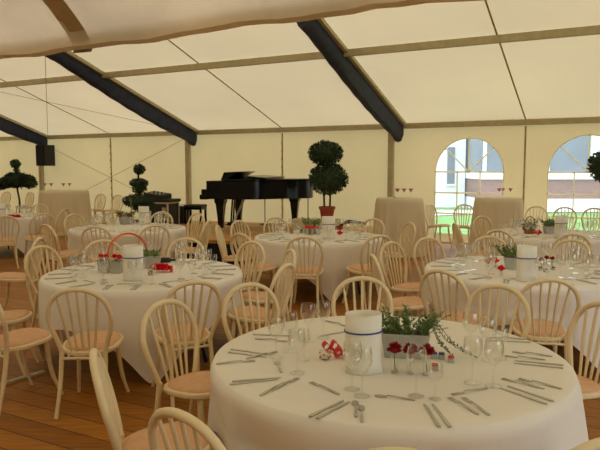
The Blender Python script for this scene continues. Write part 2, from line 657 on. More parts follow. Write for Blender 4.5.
# ------------------------------------------------------------------ stage
SH = .42
SA = R(-20)
SD = Vector((math.cos(SA), math.sin(SA), 0))
SN = Vector((-math.sin(SA), math.cos(SA), 0))
SP = Vector((-1.5, 11.02, 0))
t = thing('stage', 'low wooden stage with a dark skirt carrying the grand piano', 'stage', SP, SA)
MB().box((-.15, 1.75, SH - .03), (4.9, 3.5, .06)).build('deck', M['stage'], t, smooth=False)
sk = MB()
NK = 120
vs = []
loop = [(-2.57, .03), (2.27, .03), (2.27, 3.47), (-2.57, 3.47)]
for a, b in zip(loop, loop[1:] + loop[:1]):
    for k in range(40):
        x = a[0] + (b[0] - a[0]) * k / 40
        y = a[1] + (b[1] - a[1]) * k / 40
        vs.append((x, y + (.008 * math.sin(k * 2.3) if a[1] == b[1] else 0)))
n = len(vs)
sk.add([(x, y, 0) for x, y in vs] + [(x, y, SH - .06) for x, y in vs], [(i, (i + 1) % n, n + (i + 1) % n, n + i) for i in range(n)])
sk.build('skirt', M['skirt'], t)

# ------------------------------------------------------------------ grand piano
PA = R(-13)
pex = Vector((math.cos(PA), math.sin(PA), 0))
pey = Vector((-math.sin(PA), math.cos(PA), 0))
PO = Vector((-2.04, 12.56, SH))
pn = thing('grand_piano', 'black grand piano with closed lid on the wooden stage', 'piano', PO, PA)
outline = [(.02, 0), (.95, 0)] + [(p.x, p.y) for p in smooth_path([(.95, 0, 0), (1.2, .06, 0), (1.45, .28, 0), (1.68, .5, 0), (1.92, .62, 0), (2.08, .78, 0), (2.13, 1.0, 0), (2.08, 1.26, 0), (1.9, 1.43, 0), (1.6, 1.47, 0)], 5)][1:] + [(.02, 1.47)]
case_poly = [(x if x > .3 else .15, y) for x, y in outline]
MB().prism(case_poly, .66, 1.03).build('case', M['black'], pn, angle=30, bevel=.01)
lid = [(x * 1.008 if x > .6 else .50, .735 + (y - .735) * 1.015) for x, y in outline]
MB().prism(lid, 1.033, 1.062).build('lid', M['black'], pn, angle=30, bevel=.006)
b = MB().beam((.92, .735, 1.115), (1.40, .735, 1.085), 1.49, .03, Vector((0, 0, 1)))
b.beam((.94, .735, 1.08), (1.39, .735, 1.07), 1.40, .02, Vector((0, 0, 1)))
b.build('folded_front_lid', M['black'], pn, smooth=False, bevel=.004)
b = MB()
b.box((.085, .735, .70), (.17, 1.47, .10))
for y in (.04, 1.43):
    b.box((.10, y, .80), (.12, .08, .12))
b.build('keybed', M['black'], pn, smooth=False, bevel=.012)
MB().box((.115, .735, .78), (.08, 1.38, .07)).build('fallboard', M['black'], pn, smooth=False, bevel=.01)
b = MB()
b.add([(.40, .16, 1.033), (.49, .16, 1.033), (.49, 1.31, 1.033), (.40, 1.31, 1.033), (.47, .16, 1.20), (.80, .16, 1.215), (.80, 1.31, 1.215), (.47, 1.31, 1.20)], [(3, 2, 1, 0), (4, 5, 6, 7), (0, 1, 5, 4), (1, 2, 6, 5), (2, 3, 7, 6), (3, 0, 4, 7)])
b.build('music_desk', M['black'], pn, smooth=False, bevel=.004)


def piano_leg(x, y):
    b = MB()
    prof = [(.105, .66), (.105, .6), (.085, .56), (.06, .30), (.048, .1), (.06, .09), (.06, .07)]
    vs, fs = [], []
    for r, z in prof:
        for i, j in ((-1, -1), (1, -1), (1, 1), (-1, 1)):
            vs.append((x + i * r, y + j * r, z))
    for k in range(len(prof) - 1):
        for j in range(4):
            l = (j + 1) % 4
            fs.append((k * 4 + j, (k + 1) * 4 + j, (k + 1) * 4 + l, k * 4 + l))
    fs += [(0, 1, 2, 3), tuple((len(prof) - 1) * 4 + j for j in (3, 2, 1, 0))]
    lg = b.add(vs, fs).build('leg', M['black'], pn, smooth=False, bevel=.006)
    c = MB()
    c.ball((x, y, .035), .035, 10)
    c.box((x, y, .055), (.05, .03, .05))
    c.build('caster', M['brass'], lg)


piano_leg(.40, .16)
piano_leg(.40, 1.31)
piano_leg(1.72, 1.12)
b = MB()
for y in (.66, .80):
    b.beam((.48, y, .66), (.44, y, .13), .04, .03, Vector((1, 0, 0)))
b.box((.44, .73, .11), (.12, .28, .07))
for y in (.66, .73, .80):
    b.box((.35, y, .09), (.10, .03, .015))
b.build('pedal_lyre', M['black'], pn, smooth=False, bevel=.004)
b = MB()
for y in (.68, .78):
    b.tube([(.48, y, .14), (.72, y, .65)], .009, 6)
b.build('lyre_brace', M['steel'], pn)


def on_stage(u, v, z=SH):
    return at(u, v, z)


# piano bench
bp_ = at(195, 224, SH)
t = thing('piano_bench', 'black padded piano bench standing left of the grand piano', 'bench', (bp_.x, bp_.y + .1, SH + .001), R(-13))
MB().box((0, 0, .41), (.44, .36, .07)).build('seat', M['matt'], t, bevel=.02)
MB().box((0, 0, .355), (.42, .34, .05)).build('apron', M['black'], t, smooth=False)
for i in (-1, 1):
    for j in (-1, 1):
        MB().beam((i * .185, j * .145, .34), (i * .19, j * .15, 0), .045, .045, Vector((0, 1, 0))).build('leg', M['black'], t, smooth=False, bevel=.004)

# equipment cases on the stage
c0 = at(163, 227, SH)
t = thing('equipment_case', 'black rack case with pale metal edges behind the tiered topiary', 'case', (c0.x, c0.y + .2, SH), R(-20))
MB().box((0, 0, .27), (.44, .46, .54)).build('body', M['matt'], t, smooth=False, bevel=.006)
b = MB()
for i in (-1, 1):
    for j in (-1, 1):
        b.box((i * .215, j * .225, .27), (.035, .035, .54))
    b.box((i * .215, 0, .525), (.03, .46, .03))
    b.box((i * .215, 0, .015), (.03, .46, .03))
for j in (-1, 1):
    b.box((0, j * .225, .525), (.44, .03, .03))
    b.box((0, j * .225, .015), (.44, .03, .03))
b.build('metal_edge', M['case_edge'], t, smooth=False)
b = MB()
b.box((.13, -.236, .36), (.09, .014, .14))
b.build('latch_plate', M['case_edge'], t, smooth=False)
MB().box((.02, 0, .575), (.5, .5, .065)).build('case_lid', M['matt'], t, smooth=False, bevel=.008)
t = thing('mixing_desk', 'black mixing desk with sloped top lying on the rack case', 'audio mixer', (c0.x - .12, c0.y + .2, SH + .608), R(-20))
b = MB()
b.add([(-.26, -.2, 0), (.2, -.2, 0), (.2, .2, 0), (-.26, .2, 0), (-.26, -.2, .13), (.2, -.2, .08), (.2, .2, .11), (-.26, .2, .17)],
      [(3, 2, 1, 0), (4, 5, 6, 7), (0, 1, 5, 4), (1, 2, 6, 5), (2, 3, 7, 6), (3, 0, 4, 7)])
b.build('body', M['matt'], t, smooth=False, bevel=.008)
for i in range(4):
    for j in range(2):
        kx, ky = -.2 + i * .1, -.12 + j * .16
        MB().lathe([(.016, 0), (.013, .03), (0, .03)], 10, (kx, ky, .131 - .115 * (.26 + kx) + .09 * (.2 + ky))).build('control_knob', M['case_edge'], t)
c1 = at(179.5, 225, SH)
t = thing('amplifier', 'small black amplifier box between rack case and piano bench', 'amplifier', (c1.x, c1.y + .45, SH), R(-20))
MB().box((0, 0, .2), (.17, .26, .40)).build('cabinet', M['matt'], t, smooth=False, bevel=.01)
MB().box((0, -.132, .17), (.13, .01, .28)).build('grille', M['grille'], t, smooth=False)
b = MB().tube([(-.07, 0, .4), (-.05, 0, .43), (.05, 0, .43), (.07, 0, .4)], .008, 6)
b.build('handle', M['matt'], t)

for u, v, hh, lab in ((265, 224.5, .85, 'thin black microphone stand under the middle of the piano'),
                      (308, 224, 1.0, 'thin black microphone stand at the tail of the piano')):
    p = at(u, v, SH)
    t = thing('microphone_stand', lab, 'microphone stand', (p.x, p.y, SH), 0, 'stands by the piano')
    MB().tube([(0, 0, .02), (0, 0, hh)], .011, 8).build('pole', M['matt'], t)
    MB().lathe([(0, 0), (.12, 0), (.12, .015), (.02, .03), (0, .03)], 20).build('base', M['matt'], t)

# ------------------------------------------------------------------ loudspeaker on the corner post
p = W(.53, .36, 1.76)
t = thing('loudspeaker', 'black loudspeaker box hung high on the far left tent post', 'speaker', p, WANG)
MB().box((0, 0, .33), (.42, .40, .66)).build('cabinet', M['matt'], t, smooth=False, bevel=.012)
MB().box((0, -.205, .33), (.37, .012, .60)).build('grille', M['grille'], t, smooth=False)
MB().box((-.285, .12, .33), (.15, .06, .12)).build('bracket', M['matt'], t, smooth=False)

# ------------------------------------------------------------------ plants
def foliage_ball(mb, c, rx, rz, n, ln, inner=.86):
    mb.ball(c, rx * inner, 14, rz / rx)
    for k in range(n):
        z = random.uniform(-1, 1)
        a = random.uniform(0, 2 * PI)
        q = math.sqrt(1 - z * z)
        d = Vector((q * math.cos(a), q * math.sin(a), z))
        jit = random.uniform(.82, 1.0)
        p = Vector(c) + Vector((d.x * rx, d.y * rx, d.z * rz)) * jit
        dd = d + Vector((random.uniform(-.8, .8), random.uniform(-.8, .8), random.uniform(-.5, .9)))
        mb.leaf(p, dd, ln * random.uniform(.7, 1.2), ln * .45)


def pot(t, r, h, mat, z0=0):
    MB().lathe([(0, 0), (r * .68, 0), (r * .9, h * .8), (r, h * .8), (r, h), (r * .88, h), (r * .84, h * .85), (0, h * .85)], 28, (0, 0, z0)).build('pot', mat, t)
    MB().lathe([(r * .84, h * .86), (0, h * .89)], 20, (0, 0, z0)).build('soil', M['soil'], t)


# plinth and double ball topiary
pp = Vector((.30, 11.22, SH))
t = tag(MB().box((0, 0, .18), (.86, .44, .36)).build('plinth', M['plinth'], smooth=False, bevel=.006), 'low beige plinth on the stage under the double ball topiary', 'plinth')
t.location = pp
t.rotation_euler = (0, 0, R(-8))
p = Vector((.49, 11.2, SH + .361))
t = thing('potted_topiary', 'double ball topiary in a terracotta pot behind the middle table', 'potted plant', p)
pot(t, .15, .235, M['terra'])
b = MB()
for q in (-1, 1):
    b.tube(smooth_path([(q * .05, 0, .2), (q * .055, .01, .5), (q * .03, 0, .8), (0, 0, 1.25)], 4), .018, 8)
b.build('trunk', M['bark'], t)
b = MB()
foliage_ball(b, (.02, 0, .735), .335, .275, 1700, .055)
b.build('lower_foliage_ball', M['darkleaf'], t, smooth=False)
b = MB()
foliage_ball(b, (-.03, 0, 1.19), .295, .205, 1400, .055)
b.build('upper_foliage_ball', M['darkleaf'], t, smooth=False)

# tiered topiary
p = Vector((-3.24, 12.5, SH))
t = thing('potted_topiary', 'dark tiered topiary tree in front of the black equipment cases', 'potted plant', p)
pot(t, .15, .24, M['matt'])
MB().tube(smooth_path([(0, 0, .2), (.02, 0, .6), (-.01, 0, 1.0), (0, 0, 1.32)], 4), .02, 8).build('trunk', M['bark'], t)
for nm, c, rx, rz, n in (('lower_foliage_tier', (-.02, 0, .63), .30, .12, 900), ('lower_foliage_tier', (.06, .05, .52), .22, .11, 600), ('middle_foliage_tier', (0, 0, .98), .165, .075, 500), ('middle_foliage_tier', (.01, 0, .86), .12, .09, 300), ('top_foliage_ball', (.01, 0, 1.26), .095, .08, 350)):
    b = MB()
    foliage_ball(b, c, rx, rz, n, .05)
    b.build(nm, M['darkleaf'], t, smooth=False)

# spreading pruned tree, far left
p = Vector((-7.86, 17.3, .06))
t = thing('potted_tree', 'dark spreading pruned tree with a small top tuft at far left', 'potted plant', p)
pot(t, .2, .32, M['matt'])
MB().tube(smooth_path([(0, 0, .28), (.03, 0, .7), (-.02, 0, 1.1), (0, 0, 1.72)], 4), [.026] * 12 + [.014], 8).build('trunk', M['bark'], t)
b = MB()
foliage_ball(b, (0, 0, 1.30), .34, .19, 900, .075)
foliage_ball(b, (.22, 0, 1.29), .24, .14, 600, .075)
foliage_ball(b, (-.28, .05, 1.24), .27, .12, 600, .075)
foliage_ball(b, (-.49, .05, 1.15), .2, .08, 400, .07)
foliage_ball(b, (.36, -.05, 1.2), .18, .1, 300, .07)
foliage_ball(b, (-.18, 0, 1.38), .14, .1, 300, .07)
b.build('spreading_crown', M['darkleaf'], t, smooth=False)
b = MB()
foliage_ball(b, (-.02, 0, 1.56), .06, .14, 200, .05)
foliage_ball(b, (-.04, 0, 1.75), .11, .10, 350, .06)
b.build('top_tuft', M['darkleaf'], t, smooth=False)

# ball topiary at the right edge
p = Vector((5.12, 10.4, 0))
t = thing('potted_topiary', 'round ball topiary standing before the right arched window', 'potted plant', p)
pot(t, .2, .34, M['terra'])
MB().tube([(0, 0, .3), (.01, 0, .9), (0, 0, 1.55)], .022, 8).build('trunk', M['bark'], t)
b = MB()
foliage_ball(b, (0, 0, 1.74), .28, .26, 1300, .055)
b.build('foliage_ball', M['darkleaf'], t, smooth=False)

# ------------------------------------------------------------------ chairs
def make_chair():
    t = thing('bentwood_chair', 'x', 'chair')

    def seat_poly(off):
        out = []
        for k in range(36):
            a = 2 * PI * k / 36
            c, s = math.cos(a), math.sin(a)
            e = .78
            x = math.copysign(abs(c) ** e, c)
            y = math.copysign(abs(s) ** e, s)
            w = .205 + .012 * y
            out.append((x * (w - off), y * (.22 - off) + .01))
        return out
    tl = MB().prism(seat_poly(0), .43, .462)
    tl.v = [(x, y, z + .075 * y) for x, y, z in tl.v]
    tl.build('seat', M['cream'], t, bevel=.008, angle=50)
    vs, fs = [], []
    for off, z in ((.02, .462), (.026, .474), (.05, .482), (.1, .485), (.17, .486)):
        vs += [(x, y, z + .075 * y) for x, y in seat_poly(off)]
    for i in range(4):
        for k in range(36):
            l = (k + 1) % 36
            fs.append((i * 36 + k, i * 36 + l, (i + 1) * 36 + l, (i + 1) * 36 + k))
    fs.append(tuple(4 * 36 + k for k in range(36)))
    MB().add(vs, fs).build('seat_pad', M['pad'], t, angle=70)
    half = [(-.150, -.190, .445), (-.176, -.205, .53), (-.207, -.228, .63), (-.213, -.252, .72), (-.180, -.275, .81), (-.105, -.292, .872)]
    hoop = half + [(0, -.298, .893)] + [(-x, y, z) for x, y, z in reversed(half)]
    hoop = [(x, y, .445 + (z - .445) * 1.025) for x, y, z in hoop]
    hp = smooth_path(hoop, 5)
    MB().tube(hp, .0175, 8).build('back_hoop', M['cream'], t, angle=80)
    for q in (-1, 1):
        MB().tube(smooth_path([(q * .15, -.19, .462), (q * .153, -.2, .36), (q * .157, -.23, .2), (q * .170, -.29, 0)], 4), [.018] * 5 + [.017] * 4 + [.0145] * 4, 8).build('leg', M['cream'], t, angle=80)
        MB().tube(smooth_path([(q * .145, .13, .44), (q * .152, .142, .3), (q * .165, .17, .15), (q * .19, .225, 0)], 4), [.019] * 5 + [.017] * 4 + [.0135] * 4, 8).build('leg', M['cream'], t, angle=80)
    for k in range(5):
        x1 = (-.136, -.07, 0, .07, .136)[k]
        x0 = (-.08, -.042, 0, .042, .08)[k]
        tp = min((p for p in hp if p.z > .7), key=lambda p: abs(p.x - x1))
        b = MB().tube([(x0, -.192, .45), (x0 + (tp.x - x0) * .5, -.192 + (tp.y + .192) * .5 + .004, .45 + (tp.z - .45) * .5), tp], [.008, .0118, .009], 6)
        b.build('spindle', M['cream'], t, angle=80)
    b = MB().tube(smooth_path([(-.153, -.196, .396), (-.08, -.21, .402), (0, -.214, .404), (.08, -.21, .402), (.153, -.196, .396)], 3), .011, 6)
    for k in range(5):
        x0 = (-.1, -.05, 0, .05, .1)[k]
        b.tube([(x0, -.209, .402), (x0, -.198, .435)], .007, 6)
    b.build('lower_rail', M['cream'], t, angle=80)
    return t


CH0 = make_chair()
CH_USED = []
TOP = .298
SEATS = []


def chair_at(x, y, face, label, group=None):
    """Hoop top over (x, y); face = direction the sitter looks."""
    d = Vector((math.cos(face), math.sin(face)))
    SEATS.append((x + d.x * TOP, y + d.y * TOP, d.x, d.y))
    loc = (x + d.x * TOP, y + d.y * TOP, 0)
    rz = face - PI / 2
    if not CH_USED:
        CH0.location = loc
        CH0.rotation_euler = (0, 0, rz)
        CH0['label'] = label
        CH_USED.append(1)
        if group:
            CH0['group'] = group
        return CH0
    return dup(CH0, loc, rz, label, group)


TB = {'A': (.4545, 3.137), 'B': (-1.445, 5.70), 'C': (-2.76, 9.92), 'D': (.2626, 8.69), 'E': (2.122, 5.879), 'F': (3.68, 9.03), 'G': (-6.0, 12.3)}
GR = {'A': 'chairs around the front table', 'B': 'chairs around the orange hoop table', 'C': 'chairs around the table by the equipment cases', 'D': 'chairs around the table before the piano',
      'E': 'chairs around the middle right table', 'F': 'chairs around the table by the windows', 'G': 'chairs around the far left table'}
K = 'cream bentwood chair '
CHAIRS = [
    ('A', 362, 277, 'behind the front table, straight behind its rolled paper tube'),
    ('A', 248, 286, 'behind the left rim of the front table, facing the camera'),
    ('A', 500, 285, 'behind the right rim of the front table, behind its cluster of glasses'),
    ('A', 164, 305, 'left of the front table, full hoop and peach seat in view'),
    ('A', 607, 303, 'cut by the right picture edge, facing the front table'),
    ('A', 93, 352, 'seen edge on at bottom left before bare floor boards'),
    ('A', 180, 405, 'at bottom edge with only its hoop in view, left of front tablecloth'),
    ('A', 398, 447, 'with only the top of its hoop showing below the front table'),
    ('A', 603, 438, 'with only a hoop corner showing in the bottom right corner'),
    ('B', 76, 290, 'seen from behind, near left of the orange hoop table'),
    ('B', 194, 281, 'seen from behind, at the near right of the orange hoop table'),
    ('B', 102, 241, 'on the far side of the orange hoop table, left of the hoop'),
    ('B', 187, 239.5, 'on the far side of the orange hoop table, right of the hoop'),
    ('B', 253, 243, 'at the far right rim of the orange hoop table, facing the camera'),
    ('B', 40, 249, 'at left rim of the orange hoop table, facing right'),
    ('B', 292, 252, 'edge on right of the orange hoop table, the farther of that pair'),
    ('B', 287, 264, 'edge on right of the orange hoop table, the nearer of that pair'),
    ('C', 95, 226, 'seen from behind, left one before the table by the equipment cases'),
    ('C', 155, 225, 'seen from behind, right one before the table by the equipment cases'),
    ('C', 162, 212, 'on the far side of its table, directly before the black rack case'),
    ('C', 113, 211.5, 'on the far side of its table, left of the green stem vase'),
    ('C', 198, 213.5, 'below the piano bench, turned left to the table by the cases'),
    ('C', 209, 221, 'edge on, facing left, beside the dark stage skirt'),
    ('C', 73, 214.5, 'below the tall left table, facing right to the equipment case table'),
    ('C', 45, 222.5, 'facing right, at the left rim of the table by the equipment cases'),
    ('D', 304, 236.5, 'seen from behind, pushed to the middle of the table before the piano'),
    ('D', 379, 235, 'seen from behind, near right of the table before the piano'),
    ('D', 275, 217, 'on the far left side of the table before the piano'),
    ('D', 374, 219.5, 'on the far right side of the table before the piano'),
    ('D', 238, 222, 'oblique, left of the table before the piano, under the piano legs'),
    ('D', 240, 233.5, 'oblique, at the near left rim of the table before the piano'),
    ('D', 217, 225, 'edge on, facing right, at the right end of the visible stage skirt'),
    ('D', 411, 226, 'edge on, facing left, right of the table before the piano'),
    ('E', 441, 270, 'seen from behind, left one before the middle right table'),
    ('E', 551, 277, 'seen from behind, right one before the middle right table'),
    ('E', 427, 239, 'at the far left of the middle right table, facing the camera'),
    ('E', 489, 236.5, 'on the far side of middle right table, behind its red roses'),
    ('E', 573, 241.5, 'on far side of middle right table, right of its paper tube'),
    ('E', 373, 255, 'edge on, facing right, behind the central chair of the front table'),
    ('E', 390, 244, 'left of the middle right table, hoop before the tall white clothed table'),
    ('F', 499, 231, 'seen from behind, left one before the table by the windows'),
    ('F', 573, 234, 'seen from behind, right one before the table by the windows'),
    ('F', 481, 217, 'at the left rim of the window table, before the tall table skirt'),
    ('F', 455, 222, 'edge on, facing right, at the left of the table by the windows'),
    ('G', 5, 216.5, 'seen from behind, before the far left table, cut by picture edge'),
    ('G', 43, 213.5, 'seen from behind, right one before the far left table'),
    ('G', 40, 206, 'on the far side of the far left table, facing the camera'),
    ('G', 65, 208, 'in front of the tall far left table, turned left'),
]
FACE = {(164, 305): -34, (209, 221): 172, (390, 244): -45}
RCL = {'A': (1.42, 1.6), 'B': (1.42, 1.58), 'C': (1.42, 1.46), 'D': (1.42, 1.48), 'E': (1.42, 1.5), 'F': (1.42, 1.5), 'G': (1.42, 2.2)}
for tb, u, v, lab in CHAIRS:
    p = at(u, v, .915)
    c = Vector((*TB[tb], 0))
    d = Vector((p.x - c.x, p.y - c.y))
    r = min(max(d.length, RCL[tb][0]), RCL[tb][1])
    if abs(r - d.length) > .002:          # slide nearer or farther until it stands at that distance
        best = None
        for k in range(-90, 91):
            q = Vector((p.x, p.y)) * (1 + k / 1000)
            e = abs((q - c.xy).length - r) + abs(k) * .0004
            if best is None or e < best[0]:
                best = (e, q)
        if abs((best[1] - c.xy).length - r) < .03:
            d = best[1] - c.xy
            r = d.length
    d.normalize()
    face = R(FACE[(u, v)]) if (u, v) in FACE else math.atan2(-d.y, -d.x) + random.uniform(-.06, .06)
    chair_at(c.x + d.x * r, c.y + d.y * r, face, K + lab, GR[tb])
# chairs turned away from their table centre, or standing along the walls
WALLC = 'spare chairs along the tent walls'
WF = math.atan2(WN.y, WN.x)


def wall_chair(u, n, face, lab, v=206):
    best = min((abs(300 + FPX * W(s / 50, n, .9).x / (W(s / 50, n, .9).y * math.cos(PITCH) + (H - .9) * math.sin(PITCH)) - u), s) for s in range(int(S0 * 50), int(S1 * 50)))
    q = W(best[1] / 50, n, 0)
    chair_at(q.x, q.y, face, K + lab, WALLC)


chair_at(-2.25, 4.25, R(58), K + 'cut by the left edge, near left of the orange hoop table', GR['B'])
chair_at(-2.82, 5.12, R(8), K + 'whose seat shows farther back at left edge, facing orange hoop table', GR['B'])
chair_at(-3.02, 7.15, R(184), K + 'edge on near left edge, turned away from the orange hoop table', 'chairs of the table beyond the left edge')
chair_at(-3.28, 6.25, R(165), K + 'with only the right half of its hoop showing at left edge', 'chairs of the table beyond the left edge')
wall_chair(429, .75, R(-50), 'side on at the left arched window, beside the tall table')
wall_chair(465, .55, WF + .1, 'facing the camera with green lawn behind it at left arched window')
wall_chair(537, .5, WF, 'against the wall between both arched windows, above the handled basket')
wall_chair(565, .5, WF + .1, 'before the right arched window, behind the paper tube')
wall_chair(594, .5, WF, 'before the right arched window at the right picture edge')
wall_chair(7, .5, WF, 'against the far wall at the left picture edge')
wall_chair(31, .5, WF - .1, 'against the far wall right of the spreading tree trunk')
wall_chair(101, .5, WF, 'against the far wall, left of the laced wall joint')
wall_chair(118.5, .5, WF, 'against the far wall, right of the laced wall joint')


# ------------------------------------------------------------------ tables and cloths
TZ = .756


def tablecloth(cx, cy, r, half, rot, seed, zt=TZ, drop_max=.735, square=True, flare=.05, amp=.03, folds=13):
    rnd = random.Random(seed)
    ph = [rnd.uniform(0, 2 * PI) for _ in range(4)]
    N = 200
    rings = [(.3, 0), (.7, 0), (.93, 0), (.985, -.001), (1.0, -.006)]
    mb = MB()
    vs = [(0, 0, zt)]
    for k in range(len(rings)):
        for i in range(N):
            a = 2 * PI * i / N
            vs.append((r * rings[k][0] * math.cos(a), r * rings[k][0] * math.sin(a), zt + rings[k][1]))
    D = 16
    for k in range(1, D + 1):
        for i in range(N):
            a = 2 * PI * i / N
            if square:
                ca, sa = abs(math.cos(a - rot)), abs(math.sin(a - rot))
                # soft square
                L = half / ((ca ** 14 + sa ** 14) ** (1 / 14)) - r
                corner = max(0, (L - .3) / .45)
            else:
                L = drop_max
                corner = 1
            L = min(L, drop_max)
            s = L * k / D
            q = s / .7
            f = .6 * math.sin(folds * a + ph[0]) + .4 * math.sin((folds - 5) * a + ph[1]) + .3 * math.sin((folds + 8) * a + ph[2])
            w = .5 + .5 * min(1, corner)
            rr = r + .012 + flare * q * w + amp * q * (1.2 - .3 * q) * f * w
            x, y, z = rr * math.cos(a), rr * math.sin(a), zt - .012 - s
            # seats pushed up to the table press the cloth in
            if square and z < .70:
                for sx, sy, dx, dy in SEATS:
                    qx, qy = cx + x - sx, cy + y - sy
                    ly, lx = qx * dx + qy * dy, abs(qx * dy - qy * dx)
                    if ly < .275 and ly > -.5 and lx < .36:
                        k2 = min(1, (.36 - lx) / .10) * min(1, (.70 - z) / .17)
                        m = (.275 - ly) * k2
                        x += dx * m
                        y += dy * m
            vs.append((x, y, z))
    fs = [(0, 1 + i, 1 + (i + 1) % N) for i in range(N)]
    T = len(rings) + D
    for k in range(T - 1):
        for i in range(N):
            j = (i + 1) % N
            fs.append((1 + k * N + i, 1 + (k + 1) * N + i, 1 + (k + 1) * N + j, 1 + k * N + j))
    return mb.add(vs, fs)


TDESC = {'A': ('front round table under the large white cloth nearest the camera', 'white cloth on the front round table nearest the camera'),
         'B': ('round table carrying the orange hoop centrepiece', 'white cloth on the round table with the orange hoop centrepiece'),
         'C': ('round table before the black equipment cases and tiered topiary', 'white cloth on the round table before the black equipment cases'),
         'D': ('round table before the grand piano and double ball topiary', 'white cloth on the middle round table before the grand piano'),
         'E': ('round table at middle right with roses and a grey planter', 'white cloth on the middle right round table with roses'),
         'F': ('round table near the arched windows with a handled basket', 'white cloth on the round table nearest the arched windows'),
         'G': ('round table at far left near the spreading tree', 'white cloth on the far left round table, cut by picture edge')}
ROT = {'A': R(20), 'B': R(-72 + 45), 'C': R(10), 'D': R(-80 + 45), 'E': R(-20), 'F': R(5), 'G': R(12)}
for i, (k, (x, y)) in enumerate(TB.items()):
    t = thing('round_table', TDESC[k][0], 'table', (x, y, 0), ROT[k], 'round dining tables')
    MB().lathe([(0, .72), (.87, .72), (.885, .73), (.885, .745), (.875, .752), (0, .752)], 60).build('tabletop', M['matt'], t, bevel=0)
    for a in range(4):
        an = PI / 2 * a
        MB().tube([(.5 * math.cos(an), .5 * math.sin(an), .72), (.68 * math.cos(an), .68 * math.sin(an), 0)], .016, 8).build('leg', M['matt'], t)
    c = tablecloth(x, y, .898, 1.22, ROT[k], 20 + i, amp=.03 if k == 'A' else .026, flare=.10 if k == 'A' else .06).build('tablecloth', M['cloth'], angle=60)
    c.location = (x, y, 0)
    tag(c, TDESC[k][1], 'tablecloth', 'white round tablecloths')

TALL = [(at(399.5, 198, 1.12), .45, 'left of the left arched window'), (at(498.5, 197.5, 1.12), .45, 'between the two arched windows'), (Vector((-6.1, 16.05, 1.12)), .60, 'at far left below the hanging loudspeaker')]
for i, (p, r, lab) in enumerate(TALL):
    t = thing('tall_table', 'tall bar table under a floor length cloth ' + lab, 'tall table', (p.x, p.y, 0), 0, 'tall bar tables')
    MB().lathe([(0, 1.09), (r - .02, 1.09), (r - .02, 1.115), (0, 1.115)], 40).build('tabletop', M['matt'], t)
    MB().tube([(0, 0, .03), (0, 0, 1.09)], .035, 10).build('pole', M['matt'], t)
    MB().lathe([(0, 0), (.25, 0), (.25, .02), (.05, .05), (0, .05)], 24).build('base', M['matt'], t)
    c = tablecloth(p.x, p.y, r, 0, 0, 60 + i, 1.12, 1.10, False, .05, .022, 17).build('tablecloth', M['skirtcloth'], angle=60)
    c.location = (p.x, p.y, 0)
    tag(c, 'floor length cream cloth over the tall table ' + lab, 'tablecloth', 'tall table cloths')


# ------------------------------------------------------------------ table ware
def goblet(h, r):
    fr = r * .82
    foot = [(0, 0), (fr, .0), (fr, .003), (fr * .4, .007), (.005, .014)]
    stem = [(.005, .014), (.0042, h * .25), (.005, h * .42), (.010, h * .47)]
    bz = h * .47
    bl = [(.010, bz), (r * .62, bz + (h - bz) * .14), (r * .93, bz + (h - bz) * .38), (r, bz + (h - bz) * .55), (r * .95, bz + (h - bz) * .8), (r * .86, h), (r * .84, h),
          (r * .93, bz + (h - bz) * .8), (r * .97, bz + (h - bz) * .55), (r * .9, bz + (h - bz) * .38), (r * .58, bz + (h - bz) * .16), (0, bz + .004)]
    return foot, stem, bl


def make_glass(parts, h, r, name='wine_glass'):
    f, s, b = goblet(h, r)
    if parts:
        t = thing(name, 'x', 'glass')
        MB().lathe(f, 24).build('foot', M['glass'], t, angle=80)
        MB().lathe(s, 12).build('stem', M['glass'], t, angle=80)
        MB().lathe(b, 28).build('bowl', M['glass'], t, angle=80)
        return t
    o = MB().lathe(f, 12).lathe(s, 8).lathe(b, 16).build(name, M['glass'], angle=80)
    return tag(o, 'x', 'glass')


def flat(poly, th, mat, name, parent=None, arch=0):
    b = MB().prism(poly, 0, th)
    if arch:
        b.v = [(x, y, z + arch * max(0, 1 - abs((y - .02) / .09) ** 2)) for x, y, z in b.v]
    return b.build(name, mat, parent, smooth=False)


def mirror(half):
    return half + [(-x, y) for x, y in reversed(half)]


# outlines run along y, handle end at negative y
FORK_H = mirror([(.0, -.098), (.007, -.094), (.0075, -.05), (.0035, .0), (.003, .035)])
FORK_T = [(-.004, .033), (-.0115, .045), (-.012, .098), (-.009, .098), (-.0078, .062), (-.005, .062), (-.0042, .099), (-.0015, .099), (-.001, .062), (.001, .062), (.0015, .099), (.0042, .099), (.005, .062), (.0078, .062), (.009, .098), (.012, .098), (.0115, .045), (.004, .033)]
KNIFE_H = mirror([(.0, -.112), (.0085, -.108), (.009, -.06), (.006, .0)])
KNIFE_B = [(-.006, 0), (.006, 0), (.0095, .02), (.0095, .085), (.004, .112), (-.004, .116), (-.006, .08)]
SPOON_H = mirror([(.0, -.09), (.006, -.086), (.0065, -.05), (.003, .0), (.003, .03)])
SPOON_B = [(.018 * math.sin(2 * PI * k / 18), .055 - .028 * math.cos(2 * PI * k / 18)) for k in range(18)]
SPOON_B = SPOON_B[::-1] if False else [(x, y) for x, y in SPOON_B]
CUT = {'fork': (FORK_H, FORK_T, 'tines'), 'knife': (KNIFE_H, KNIFE_B, 'blade'), 'spoon': (SPOON_H, SPOON_B, 'bowl')}


def make_cutlery(kind, parts):
    h, e, en = CUT[kind]
    h, e = [[(x * .86, y) for x, y in q] for q in (h, e)]
    if parts:
        t = thing('table_' + kind, 'x', kind)
        flat(h, .004, M['steel'], 'handle', t, .006 if kind != 'knife' else 0)
        flat(e, .003, M['steel'], en, t)
        return t
    b = MB().prism(h, 0, .004).prism(e, 0, .003)
    return tag(b.build('table_' + kind, M['steel'], smooth=False), 'x', kind)


PROTO = {}
USED = set()


